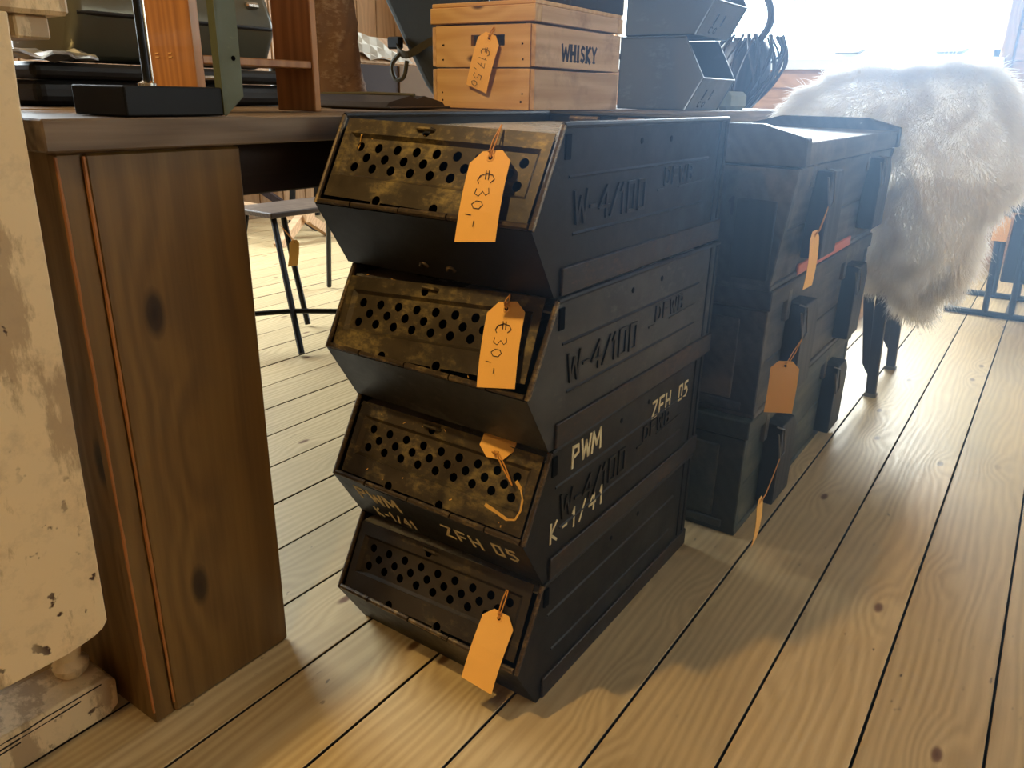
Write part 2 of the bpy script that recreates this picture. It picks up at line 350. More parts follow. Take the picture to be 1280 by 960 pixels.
# window wall: a sub-wall in pieces round the opening, horizontal boards in front of it
def structure(o, label=None): return tag(o, label, kind='structure')
wx0, wx1, wz0, wz1 = -2.75, -0.425, 1.085, 2.25
wb = MB(); yb = room_y1
wb.box((room_x0 - .1, yb + .02, -.1), (room_x1 + .1, yb + .14, wz0)).box((room_x0 - .1, yb + .02, wz1), (room_x1 + .1, yb + .14, room_h))
wb.box((room_x0 - .1, yb + .02, wz0), (wx0, yb + .14, wz1)).box((wx1, yb + .02, wz0), (room_x1 + .1, yb + .14, wz1))
wall_back = structure(wb.build('wall_back', 'wall_wood'), 'wall of horizontal pine boards around the window')
def wall_boards(parent, spans, bh, mk):
    for (a0, a1, z0, z1) in spans:
        z = z0
        while z < z1 - 0.01:
            t = min(z + bh - 0.006, z1); mk(a0, a1, z, t); z += bh
bcache = {}
def hboard(a0, a1, z0, z1):
    key = (round(a1 - a0, 3), round(z1 - z0, 3))
    if key not in bcache: bcache[key] = MB().box((0, 0, 0), (a1 - a0, 0.019, z1 - z0), 0.003).mesh('board', 'wall_wood')
    inst('board', bcache[key], wall_back, (a0, yb, z0))
wall_boards(wall_back, [(room_x0, wx0 - .06, 0.0, room_h), (wx1 + .07, room_x1, 0.0, room_h), (wx0 - .06, wx1 + .07, 0.0, 1.0)], 0.153, hboard)
wl = MB(); wy0, wy1 = 0.5, 2.7
wl.box((room_x0 - .14, room_y0 - .1, -.1), (room_x0 - .02, room_y1 + .1, 1.05)).box((room_x0 - .14, room_y0 - .1, 2.3), (room_x0 - .02, room_y1 + .1, room_h))
wl.box((room_x0 - .14, room_y0 - .1, 1.05), (room_x0 - .02, wy0, 2.3)).box((room_x0 - .14, wy1, 1.05), (room_x0 - .02, room_y1 + .1, 2.3))
wall_left = structure(wl.build('wall_left', 'wall_wood_v'), 'wall of upright pine boards behind the table')
bd_me = {}
def vboard(y0, y1, z0, z1):
    key = (round(y1 - y0, 3), round(z1 - z0, 3))
    if key not in bd_me: bd_me[key] = MB().box((-0.019, 0, 0), (0, y1 - y0, z1 - z0), 0.004).mesh('board', 'wall_wood_v')
    inst('board', bd_me[key], wall_left, (room_x0, y0, z0))
y = room_y0
while y < room_y1 - 0.05:
    y2 = y + 0.205
    if y2 > wy0 - .04 and y < wy1 + .04: vboard(y, y2 - .007, 0, 1.0); vboard(y, y2 - .007, 2.32, room_h)
    else: vboard(y, min(y2 - .007, room_y1), 0, room_h)
    y = y2
wr = MB(); ry0, ry1 = 1.4, 3.8
wr.box((room_x1, room_y0 - .1, -.1), (room_x1 + .12, room_y1 + .1, 1.05)).box((room_x1, room_y0 - .1, 2.3), (room_x1 + .12, room_y1 + .1, room_h))
wr.box((room_x1, room_y0 - .1, 1.05), (room_x1 + .12, ry0, 2.3)).box((room_x1, ry1, 1.05), (room_x1 + .12, room_y1 + .1, 2.3))
structure(wr.build('wall_right', 'wall_wood_v'), 'plain board wall on the right')
structure(MB().box((room_x0 - .1, room_y0 - .1, -.1), (room_x1 + .1, room_y0, room_h)).build('wall_front', 'wall_wood'), 'plain board wall behind the viewer')
structure(MB().box((room_x0 - .14, room_y0 - .1, room_h), (room_x1 + .1, room_y1 + .14, room_h + .08)).build('ceiling', 'ceiling'), 'boarded ceiling')
# windows
def window(name, axis, a0, a1, z0, z1, pos, mull, label, sg=1):
    """frame with mullions and one pane per light; axis x = wall along x at y=pos, axis y = wall along y at x=pos"""
    P = (lambda a, d, z: (a, pos + d, z)) if axis == 'x' else (lambda a, d, z: (pos - sg * d, a, z))
    def bx(mb, A0, A1, D0, D1, Z0, Z1):
        p = P(A0, D0, Z0); q = P(A1, D1, Z1); mb.box([min(i, j) for i, j in zip(p, q)], [max(i, j) for i, j in zip(p, q)], 0.003)
    m = MB(); bx(m, a0, a1, .03, .10, z0, z0 + .045); bx(m, a0, a1, .03, .10, z1 - .05, z1); bx(m, a0, a0 + .05, .03, .10, z0, z1); bx(m, a1 - .035, a1, .03, .10, z0, z1)
    root = structure(m.build(name, 'white_frame'), label)
    for c, wd in mull:
        m = MB(); bx(m, c - wd / 2, c + wd / 2, .02, .10, z0 + .04, z1 - .04); m.build('mullion', 'white_frame', root)
    e = [a0 + .05] + [c for c, _ in mull] + [a1 - .035]
    for i in range(len(e) - 1):
        m = MB(); bx(m, e[i] + .025, e[i + 1] - .025, .062, .066, z0 + .04, z1 - .04); m.build('pane', 'glass', root)
    m = MB(); bx(m, a0 - .05, a1 + .03, -.05, .04, z0 - .062, z0); m.build('sill', 'white_frame', root)
    m = MB(); bx(m, a1 + .003, a1 + .062, -.012, .03, z0 - .062, z1 + .06); bx(m, a0 - .062, a0 - .003, -.012, .03, z0, z1 + .06); bx(m, a0, a1, -.012, .03, z1, z1 + .06); m.build('casing', 'wall_wood_v' if axis == 'x' else 'wall_wood', root)
    return root
win = window('window_1', 'x', wx0, wx1, wz0, wz1, yb, [(-2.0, .07), (-1.53, .085), (-0.98, .06)], 'white window with tall lights, bright daylight outside')
for c in (-1.2, -0.66):
    m = MB(); m.box((c - .075, yb - .004, 1.108), (c + .055, yb + .024, 1.122), .003); m.beam((c + .05, yb + .008, 1.113), (c + .09, yb - .02, 1.13), .014, .012)
    m.build('latch', 'steel_wire', win)
window('window_2', 'y', wy0, wy1, 1.05, 2.3, room_x0, [(1.25, .06), (1.95, .06)], 'white window in the left wall')
window('window_3', 'y', ry0, ry1, 1.05, 2.3, room_x1, [(2.2, .06), (3.0, .06)], 'white window in the right wall', -1)
tm = MB().box((room_x0, yb - .018, 0), (room_x1, yb - .001, .11), .004).build('baseboard_back', 'wall_wood'); structure(tm, 'pine baseboard below the window wall')

# added scattering volume that imitates lens glare around the window
s_ = NT('lens glare veil'); s_.t.nodes.remove(s_.b)
vs_ = s_.n('ShaderNodeVolumeScatter', i_Color=(0.40, 0.63, 1.0, 1), i_Density=0.19, i_Anisotropy=0.52)
s_.t.links.new(vs_.outputs[0], s_.t.nodes['Material Output'].inputs['Volume']); M['glare_veil'] = s_.m
hz = MB().box((-0.462, 0.55, 0.01), (2.55, 2.9, 2.6)).build('glare_veil', 'glare_veil'); tag(hz, 'added bluish veil imitating lens glare around the window', 'glare_veil', kind='stuff')

# ------------------------------------------------------------------ big table
TX, TY0, TY1, TZ = -0.874, 0.415, 3.05, 0.816
table = empty('work_table', (-1.3, 1.6, 0), 'heavy brown wooden table with a thick top and box legs', 'table')
def tb(mb, name, mat): return mb.build(name, mat, table, (1.3, -1.6, 0))
for i in range(7):
    x1 = TX - i * 0.172; o = tb(MB().box((x1 - .170, TY0, TZ - .034), (x1, TY1, TZ + (0, -.001, .0005, -.0008, 0, -.0006, 0)[i]), 0.002), 'top_board', 'table_top')
for y0 in (0.434, 2.55):
    m = MB().box((-1.95, y0, 0), (TX - .022, y0 + .226, TZ - .034)); tb(m, 'leg', 'leg_board')
    xo = TX - .020
    tb(MB().box((xo - .02, y0 - .001, .001), (xo, y0 + .0265, TZ - .037), .0015), 'corner_board', 'leg_board')
    tb(MB().box((xo - .02, y0 + .028, .001), (xo + .004, y0 + .232, TZ - .037), .003), 'face_board', 'leg_board')
    tb(MB().box((-1.945, y0 + .0005, .001), (xo - .0205, y0 + .014, TZ - .037), .002), 'end_board', 'leg_board')
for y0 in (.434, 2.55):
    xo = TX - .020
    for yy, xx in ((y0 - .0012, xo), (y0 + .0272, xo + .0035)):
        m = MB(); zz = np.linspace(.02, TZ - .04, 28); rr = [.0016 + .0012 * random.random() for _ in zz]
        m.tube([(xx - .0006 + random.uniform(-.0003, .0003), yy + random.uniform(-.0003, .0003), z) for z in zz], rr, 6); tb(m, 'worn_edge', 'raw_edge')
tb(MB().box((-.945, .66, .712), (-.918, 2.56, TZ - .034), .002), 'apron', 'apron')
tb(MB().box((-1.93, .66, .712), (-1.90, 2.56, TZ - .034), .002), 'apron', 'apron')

# ------------------------------------------------------------------ cream drop-leaf table
dl = empty('drop_leaf_table', (-1.15, 0.1, 0), 'old drop-leaf table in peeling cream paint on turned legs', 'table')
def dp(mb, name, mat='cream', **k): return mb.build(name, mat, dl, (1.15, -.1, 0), **k)
KL = .88 / .96
lf = [(-.95, .14), (.37, .133)] + [(.395 + .03 * math.sin(a), .160 - .022 * math.cos(a)) for a in (0.3, .8, 1.3)] + [(.438, .82), (.443, .921), (-.95, .921)]
dp(MB().prism([(p[0] * KL, .85 + (p[1] - .85) * KL) for p in lf], 'x', -.901, -.88), 'leaf'); bev(dl.children[-1], .002)
dp(MB().box((-1.45, -.90, .9155), (-.882, .468, .944), .004), 'top')
dp(MB().box((-1.40, .418, .893), (-.897, .452, .915), .002), 'cleat')
for yy in (.385, -.80):
    pr = [(.012, .0), (.022, .012), (.024, .022), (.015, .032), (.017, .045), (.026, .070), (.027, .085), (.027, .852)]
    dp(MB().lathe(pr, (-1.008, yy, .062), 20), 'leg', smooth=True)
m = MB().prism([(-.9, .002), (.405, .002), (.419, .012), (.421, .052), (.412, .064), (.36, .066), (-.9, .063)], 'x', -1.045, -.962); bev(dp(m, 'foot_rail'), .003)
for y0, y1, z0, z1 in ((.05, .37, .046, .050), (-.10, .29, .040, .043), (.20, .40, .056, .058), (-.02, .20, .054, .0565)):
    pts = [(y0 + (y1 - y0) * q / 8, z0 + (z1 - z0) * q / 8 + random.uniform(-.0012, .0012)) for q in range(9)]; m = MB()
    for a, b in zip(pts, pts[1:]): m.beam((-.9621, a[0], a[1]), (-.9621, b[0], b[1]), random.uniform(.001, .0026), .0012, up=(1, 0, 0))
    dp(m, 'crack', 'ink')
dp(MB().beam((-1.008, -.76, .30), (-1.008, .37, .30), .03, .03), 'stretcher')

# ------------------------------------------------------------------ steel bins
BX, BY, BH = -0.478, 0.782, 0.2055
BW = 0.352
LO = Vector((0, -.040, .096)); HI = Vector((0, .013, .194)); LD = (HI - LO); LL = LD.length; LD.normalize(); LN = Vector((0, -LD.z, LD.y))   # flap plane: up, outward
def on_flap(u, v, d=0.0):
    return Vector((-BW + .011 + u * (BW - .020), 0, 0)) + LO + LD * (v * LL) + LN * d
def flap_mesh():
    mb = MB(); dep = lambda u, v: -.0050 if (.055 <= u <= .945 and .31 <= v <= .78) else 0.0
    US = BW - .020
    def quad(u0, u1, v0, v1, d=None):
        ps = [(u0, v0), (u1, v0), (u1, v1), (u0, v1)]
        mb.add([on_flap(a, b, dep(a, b) if d is None else d) for a, b in ps], [(0, 1, 2, 3)])
    def cell(u0, u1, v0, v1, cu, cv, r, d):
        n = 16; vs = []; 
        for k in range(n):
            a = 2 * math.pi * k / n + math.pi / 4; c, s = math.cos(a), math.sin(a)
            vs.append(on_flap(cu + r * c / US, cv + r * s / LL, d))
        for k in range(n):
            a = 2 * math.pi * k / n + math.pi / 4; c, s = math.cos(a), math.sin(a); t = 1 / max(abs(c), abs(s))
            uu = cu + (c * t) * ((u1 - cu) if c > 0 else (cu - u0)); vv = cv + (s * t) * ((v1 - cv) if s > 0 else (cv - v0))
            vs.append(on_flap(min(max(uu, u0), u1), min(max(vv, v0), v1), d))
        mb.add(vs, [(k, n + k, n + (k + 1) % n, (k + 1) % n) for k in range(n)])
    D = -.0050; r0, r1 = .075, .925; ir0, ir1 = .055, .945
    # plain borders
    for (a, b) in ((.0, ir0 - .018), (ir1 + .018, 1.0)): quad(a, b, .0, 1.0, 0)
    # bottom strip with two half-round notches, top strip with the finger hole
    us = [ir0 - .018, .265, .315, .555, .605, ir1 + .018]
    for i in range(5):
        if i in (1, 3): cell(us[i], us[i + 1], -.048, .22, (us[i] + us[i + 1]) / 2, .018, .0068, 0); quad(us[i], us[i + 1], .22, .27, 0)
        else: quad(us[i], us[i + 1], 0, .27, 0)
    us = [ir0 - .018, .385, .475, ir1 + .018]
    for i in range(3):
        if i == 1: cell(us[i], us[i + 1], .82, .985, .43, .895, .0062, 0); quad(us[i], us[i + 1], .985, 1.0, 0)
        else: quad(us[i], us[i + 1], .82, 1.0, 0)
    # sloping rim of the pressed panel
    o0, o1, p0, p1 = ir0 - .018, ir1 + .018, .27, .82; i0, i1, q0, q1 = ir0, ir1, .31, .78
    A = [on_flap(u, v, 0) for u, v in ((o0, p0), (o1, p0), (o1, p1), (o0, p1))]; Bq = [on_flap(u, v, D) for u, v in ((i0, q0), (i1, q0), (i1, q1), (i0, q1))]
    mb.add(A + Bq, [(k, (k + 1) % 4, 4 + (k + 1) % 4, 4 + k) for k in range(4)])
    # panel with three rows of holes
    rows = [(.345, .4725, .41, .10, 9), (.4725, .6025, .5375, .15, 8), (.6025, .735, .668, .10, 9)]
    quad(i0, i1, q0, rows[0][0], D); quad(i0, i1, rows[-1][1], q1, D)
    for v0, v1, cv, ust, n in rows:
        quad(i0, ust - .05, v0, v1, D); quad(ust + .1 * (n - 1) + .05, i1, v0, v1, D)
        for k in range(n): cu = ust + .1 * k; cell(cu - .05, cu + .05, v0, v1, cu, cv, .0066, D)
    me = mb.mesh('flap', None); return me
FLAP = flap_mesh()
def make_bin(idx, label, flap_mat, dx=0, dy=0, rz=0, tilt=0, shift=0, skin='bin_black'):
    root = empty('steel_bin', (BX + dx, BY + dy, idx * BH), label, 'bin', rz, 'stacked steel bins with perforated flaps')
    P = lambda mb, name, mat, **k: mb.build(name, mat, root, **k)
    prof = [(.008, 0), (-.047, .088), (-.041, .098), (.016, .2040), (.550, .2040), (.550, 0)]
    m = MB().prism(prof, 'x', -.002, 0).prism(prof, 'x', -BW, -BW + .002).box((-BW, .548, 0), (0, .550, .2040)).box((-BW, .008, 0), (0, .55, .002))
    m.add([(-BW, .008, 0), (0, .008, 0), (0, -.047, .088), (-BW, -.047, .088), (-BW, .010, .001), (0, .010, .001), (0, -.045, .089), (-BW, -.045, .089)], [(0, 1, 2, 3), (7, 6, 5, 4), (0, 4, 5, 1), (2, 6, 7, 3)])
    P(m, 'body', skin)
    fl = inst('flap', FLAP.copy(), root); fl.data.materials.append(M[flap_mat])
    if tilt:
        cc = on_flap(.5, .5); R4 = Matrix.Translation(cc + LN * .002 + Vector((shift, 0, 0))) @ Matrix.Rotation(math.radians(tilt), 4, LN) @ Matrix.Translation(-cc); fl.data.transform(R4)
    so = fl.modifiers.new('thick', 'SOLIDIFY'); so.thickness = .0014; so.offset = 0
    P(MB().box((-BW + .003, .016, .184), (-.003, .546, .1865)), 'top_plate', 'bin_top')
    for xx, mt in ((-.001, 'bin_edge'), (-BW + .001, 'bin_edge')):
        P(MB().tube([(xx, -.046, .089), (xx, -.040, .100), (xx, .016, .2008)], .0038, 8), 'front_rim', mt, smooth=True)
        P(MB().tube([(xx, .016, .2005), (xx, .03, .2012), (xx, .552, .2012)], .0042, 8), 'top_rim', 'bin_black', smooth=True)
    P(MB().tube([(-BW, .549, .2010), (0, .549, .2010)], .0042, 8), 'back_rim', 'bin_black', smooth=True)
    ed = [-BW + .004, -.285, -.20, -.122, -.062, -.004]
    for a, b in zip(ed, ed[1:]): P(MB().tube([(a + .0012, -.0455, .0925), (b - .0012, -.0455, .0925)], .0044 if random.random() > .3 else .0036, 8), 'hinge_knuckle', 'bin_edge', smooth=True)
    for a, b in ((-.30, -.24), (-.20, -.15), (-.11, -.06)): P(MB().tube([(a, .540, .193), (b, .540, .193)], .005, 8), 'rear_hinge', 'bin_edge', smooth=True)
    t0 = on_flap(.385, .93, .001); t1 = on_flap(.475, .93, .001); m = MB()
    m.tube([t0 + LN * -.001, t0 + LN * .005 + Vector((.004, 0, 0)), t1 + LN * .005 - Vector((.004, 0, 0)), t1 + LN * -.001], .0028, 6); m.beam(on_flap(.388, .955, .001), on_flap(.472, .955, .001), .0022, .007, up=LD)
    P(m, 'finger_tab', flap_mat)
    m = MB().box((-.001, .020, .001), (.004, .556, .036), .0012).box((-BW - .004, .020, .001), (-BW + .001, .556, .036), .0012).box((-BW - .004, .549, .001), (.004, .556, .036), .0012)
    P(m, 'base_band', 'bin_band')
    m = MB()
    for z, y0, y1 in ((.143, .030, .475), (.074, .045, .47)): P(MB().prism([(.0, z - .0025), (.0018, z), (.0, z + .0025)], 'y', y0, y1), 'pressed_ridge', 'bin_black')
    P(MB().box((-.001, .513, .038), (.0022, .522, .2), .0008), 'seam_strip', 'bin_black'); P(MB().box((-.001, .538, .038), (.0025, .550, .2), .0008), 'corner_strip', 'bin_black')
    for yy in (.222, .320): P(MB().tube([(-.001, yy, .1775), (.0006, yy, .1775)], .0042, 10), 'bolt_hole', 'black_hole')
    P(MB().box((-.001, .018, .163), (.0022, .031, .192), .0008), 'catch', 'black_hole')
    if idx:
        m = MB(); X, Z, N = (0, 1, 0), (0, 0, 1), (1, 0, 0)
        letters(m, 'W-4/100', (0, .045, .087), X, Z, N, .027, .038, .0055, .0044, .0026)
        P(m, 'embossed_lettering', 'bin_emboss'); m = MB()
        letters(m, 'DFWB', (0, .305, .113), X, Z, N, .020, .023, .0075, .0034, .0024)
        m.beam((.0004, .36, .106), (.0004, .465, .109), .0022, .0024, up=(1, 0, 0)); m.beam((.0004, .285, .107), (.0004, .306, .107), .003, .0024, up=(1, 0, 0))
        P(m, 'embossed_lettering', 'bin_emboss')
    return root
LDN = Vector((0, -.848, -.53))                                     # outward normal of the plate under the lip
def under(u, v): return Vector((-BW + u * BW, .008 - .055 * v, .088 * v))
b1 = make_bin(3, 'black steel bin on top of the stack, its top plate uncovered', 'bin_lid', -.0015, .001, .004, -1.2, .001)
b2 = make_bin(2, 'black steel bin second from top, grey rubbed side stamped W-4/100', 'bin_lid', .001, -.001, -.006, 3.6, -.005, 'bin_dusty')
b3 = make_bin(1, 'black steel bin third from top, cream hand painted letters on its side', 'bin_lid', 0, .0, .003)
b4 = make_bin(0, 'black steel bin standing on the floor under the other three', 'bin_lid_shaded', -.001, -.006, 0, 1.8, -.002)
X, Z, N = (0, 1, 0), (0, 0, 1), (1, 0, 0); un = (under(.5, 1) - under(.5, 0)).normalized(); E1 = (1, 0, 0)
for text, o, ax, ay, n, cw, chh, gap, wd in (
        ('PWM', (.0002, .070, .158), X, Z, N, .022, .031, .006, .0052), ('K-1/41', (.0002, .020, .058), X, Z, N, .020, .030, .0125, .0042),
        ('ZFH', (.0002, .335, .143), X, Z, N, .021, .027, .006, .0045), ('05', (.0002, .445, .141), X, Z, N, .018, .026, .006, .0045),
        ('PWM', under(.09, .55), E1, un, LDN, .022, .030, .006, .0045), ('K-1/41', under(.13, .12), E1, un, LDN, .012, .024, .0055, .0032),
        ('ZFH', under(.56, .40), E1, un, LDN, .019, .028, .006, .004), ('05', under(.82, .45), E1, un, LDN, .018, .028, .006, .004)):
    m = MB(); letters(m, text, o, ax, ay, n, cw, chh, gap, wd, .0007, .05)
    tag(m.build('painted_lettering', 'cream_mark', b3), 'cream hand painted letters')
for u in (.44, .57): MB().tube([under(u, .18) + LDN * .001 + Vector((a * .007, 0, 0)) + un * (.006 * math.sqrt(max(0, 1 - a * a))) for a in (-1, -.6, 0, .6, 1)], .0022, 6).build('rivet', 'bin_edge', b1, smooth=True)
def scrape(root, uv, wd):
    m = MB(); pts = [on_flap(u, v, d) for u, v, d in uv]
    for i, (a, b) in enumerate(zip(pts, pts[1:])): m.beam(a, b, wd * (0.5 + random.random()), .0009, up=LN)
    m.build('scrape', 'yellow_scrape', root)
scrape(b1, [(.118, .96, .001), (.108, .88, .001), (.098, .82, .001), (.088, .72, -.0045), (.078, .60, -.0045), (.072, .53, -.0045)], .0022)
scrape(b1, [(.165, .88, .001), (.142, .76, -.0045), (.128, .68, -.0045)], .0028)
scrape(b1, [(.135, .33, -.0045), (.12, .20, .001), (.11, .10, .001)], .0026)
scrape(b3, [(.90, .62, -.0045), (.93, .55, -.0045), (.962, .44, .001), (.968, .30, .001), (.955, .18, .001), (.92, .15, .001), (.85, .20, .001), (.80, .23, .001)], .0034)
for bn, n in ((b1, 14), (b2, 14), (b3, 10)):
    m = MB()
    for _ in range(n):
        u, v = random.uniform(.02, .95), random.choice([random.uniform(.02, .24), random.uniform(.85, .98)]); a = on_flap(u, v, .0008); b = on_flap(u + random.uniform(-.012, .012), v + random.uniform(-.03, .03), .0008)
        m.beam(a, b, random.uniform(.0006, .0015), .0006, up=LN)
    tag(m.build('scratch', 'yellow_scrape', bn), kind='stuff')

# ------------------------------------------------------------------ price tags
def price_tag(label, tm, bl, br, string, text=None, hook=None, curl=.004, bend=None, facing=None, back=False):
    """card hung from its clipped end: tm middle of that end, bl/br corners of the other end"""
    tm, bl, br = Vector(tm), Vector(bl), Vector(br)
    R = (br - bl); wd = R.length; R.normalize(); Dn = (bl + br) / 2 - tm; L = Dn.length; Dn.normalize(); R = (R - Dn * R.dot(Dn)).normalized(); Nn = R.cross(Dn) * -1
    root = empty('price_tag', tm, label, 'tag')
    def pt(u, v, d=0.0):
        p = R * ((u - .5) * wd) + Dn * (v * L) + Nn * (d + curl * math.sin(v * 3.0) )
        if bend: p += bend(v)
        return p
    rows = [(0, .24), (.0, .24), (.13, .5), (.32, .5), (.5, .5), (.7, .5), (.86, .5), (1.0, .5)]
    m = MB(); th = .0007; vs = []
    for v, h in rows[1:]:
        for d in (0, th): vs += [pt(.5 - h, v, d), pt(.5 + h, v, d)]
    fs = []
    k = len(rows) - 1
    for i in range(k - 1):
        a = 4 * i; b = a + 4; fs += [(a, a + 1, b + 1, b), (a + 2, b + 2, b + 3, a + 3), (a, b, b + 2, a + 2), (a + 1, a + 3, b + 3, b + 1)]
    fs += [(0, 2, 3, 1), (4 * k - 4, 4 * k - 3, 4 * k - 1, 4 * k - 2)]
    m.add(vs, fs); m.build('card', 'orange_paper', root)
    ring = MB(); c = pt(.5, .085, th * 1.2); rr = wd * .075
    ring.tube([c + R * (rr * math.cos(a)) + Dn * (rr * math.sin(a)) for a in [2 * math.pi * q / 14 for q in range(14)]], rr * .32, 5, closed=True); ring.build('eyelet', 'orange_paper', root)
    hole = MB(); hole.tube([c - Nn * .0002, c + Nn * .0003], rr * .62, 10); hole.build('eyelet_hole', 'black_hole', root)
    if string:
        s0 = Vector(string) - tm; m = MB(); a = c + Nn * .001
        for sg in (-1, 1):
            mid = (a + s0) / 2 + R * (sg * .0026) + Nn * .002
            m.tube([a - Nn * .001, a + (mid - a) * .35 + R * (sg * .001) + Nn * .002, mid, s0 + (mid - s0) * .3, s0], .0011, 5)
        m.tube([a + R * .002 - Dn * .005, a - R * .0025 - Dn * .0065 + Nn * .003, a + R * .002 - Dn * .008 + Nn * .003], .0012, 5)
        m.build('string', 'twine', root, smooth=True)
    if text:
        m = MB(); h = wd * .36; cw = h * .62
        x = L * .24
        o = pt(.5, 0) + Dn * x - R * (h * .5) + Nn * (th + .0002 + curl * .9)
        for ch in text:
            letters(m, ch, o, Dn, R, Nn, cw * (1.25 if ch == 'e' else 1), h * (1.15 if ch == 'e' else .8 if ch == 'o' else 1), 0, .0008, .0005)
            o = o + Dn * (cw * (1.6 if ch == 'e' else .75 if ch in '1,-' else 1.2)) - R * (h * .04)
        m.build('handwriting', 'ink', root)
    return root
price_tag('orange price tag marked 30 on the top bin', (-.5598, .7711, .7865), (-.5739, .7171, .6861), (-.5171, .7191, .6897), (-.5607, .790, .8155), 'e3o,-')
price_tag('orange price tag marked 30 on the second bin from top', (-.5426, .7839, .6041), (-.5503, .7312, .5068), (-.4948, .7323, .5088), (-.5457, .793, .612), 'e3o,-')
price_tag('blank orange price tag tied to the floor-standing bin', (-.5283, .7623, .1532), (-.5611, .711, .0584), (-.5068, .7094, .0553), (-.5317, .787, .1890), None)
t3 = price_tag('orange price tag tucked upside down between second and third bins', (-.5570, .7790, .3825), (-.548, .880, .4015), (-.600, .878, .4015), (-.5195, .768, .358), None,
               bend=lambda v: Vector((0, -.010, .016)) * min(1, v * 4) * (1 - min(1, max(0, (v - .25) / .75))))

# ------------------------------------------------------------------ ammunition crates on the right
def crate(idx, label, mat, h, flare=0.0, cap=False, x=-.405, y=1.42, z=0, strip=False, n=0):
    W, L = .35, .875
    root = empty('wooden_crate', (x, y, z), label, 'crate', 0, 'stacked long wooden crates')
    P = lambda mb, name, mt: bev(mb.build(name, mt, root), .002, 1)
    hb = h - .040
    for y0, nm in ((0, 'end_board'), (L - .022, 'end_board')):
        m = MB()
        m.prism([(-W, .006), (0, .006), (flare * .85, hb), (-W, hb)], 'y', y0, y0 + .022); P(m, nm, mat)
    for xs in (0, 1):
        for z0, z1 in ((.006, hb * .5 - .001), (hb * .5 + .001, hb)):
            m = MB(); f0, f1 = flare * .85 * z0 / hb, flare * .85 * z1 / hb
            if xs == 0: m.prism([(-.02 + f0, z0), (-.003 + f0, z0), (-.003 + f1, z1), (-.02 + f1, z1)], 'y', .022, L - .022)
            else: m.box((-W, .022, z0), (-W + .02, L - .022, z1))
            P(m, 'side_board', mat)
    P(MB().box((-W, 0.0, 0), (0.002, L, .012)), 'bottom_board', mat)
    if cap:
        pr = [(-W - .004, hb + .003), (flare + .006, hb + .003), (flare + .004, h + .011), (flare - .078, h + .032), (-W + .078, h + .032), (-W - .004, h + .011)]
        for y0 in (-.006, L - .022): P(MB().prism(pr, 'y', y0, y0 + .028), 'lid_end', mat)
        P(MB().box((-W, .022, hb + .003), (flare, L - .022, h + .004)), 'lid', mat)
    else:
        P(MB().box((-W - .004, -.005, hb + .003), (.005, L + .005, h)), 'lid', mat)
        P(MB().box((-W + .02, -.005, .012), (-.028, .0, .03)), 'end_strip', mat)
        P(MB().box((-W + .02, -.006, .035), (-.05, .0, hb - .02)), 'end_panel', mat)
    for k, yc in enumerate((.14, .62)):
        z0, z1 = (.02, hb - .01) if not cap else (.045, hb - .012)
        fl = flare * .5; wy = .115
        m = MB().prism([(yc, z0), (yc + wy, z0), (yc + wy, z1 - .03), (yc + wy - .03, z1), (yc, z1)], 'x', fl - .004, fl + .034); P(m, 'batten', 'batten')
        m = MB(); zz = hb + .01; xx = fl + .036
        m.tube([(xx - .01, yc - .02, zz - .015), (xx + .004, yc - .012, zz - .02), (xx + .006, yc + .004, zz - .075), (xx + .004, yc - .016, zz - .085), (xx - .004, yc - .022, zz - .03)], .0022, 6)
        m.box((fl - .004, yc - .032, zz - .05), (fl + .006, yc - .008, zz + .012), .001); m.build('latch', 'steel_wire', root)
    if strip: P(MB().box((-.001, .17, .003), (.005, .62, .026)), 'painted_strip', 'salmon')
    if idx == 2:
        P(MB().box((-.080, -.004, .02), (-.006, .001, .165)), 'end_panel', 'batten')
        m = MB(); letters(m, '16', (-.095, -.0005, .135), (1, 0, 0), (0, 0, 1), (0, -1, 0), .026, .03, .008, .005, .0008); m.build('stencilled_number', 'stencil', root)
    return root
crate(0, 'dark green long crate on the floor, lowest of the three', 'green_crate', .256)
crate(1, 'black long crate in the middle, between the green and lidded ones', 'black_crate', .258, z=.257, x=-.402, y=1.438)
crate(2, 'blue black crate with sloping lid ends, uppermost of the three', 'black_crate', .262, flare=.028, cap=True, z=.516, x=-.402, y=1.425, strip=True)
price_tag('blank orange price tag hanging on the middle black crate', (-0.3661, 1.4765, 0.3764), (-0.3900, 1.4618, 0.2691), (-0.3430, 1.4896, 0.2684), (-.362, 1.562, .402), None)
price_tag('orange price tag seen edge-on below the latch of the sloping-lidded crate', (-.3633, 1.5309, .6211), (-.3637, 1.5079, .514), (-.3603, 1.5581, .5098), (-.349, 1.549, .668), None)
price_tag('thin orange tag seen edge-on against the green crate', (-.354, 1.388, .120), (-.3514, 1.3618, .020), (-.3556, 1.4122, .020), (-.365, 1.544, .141), None)

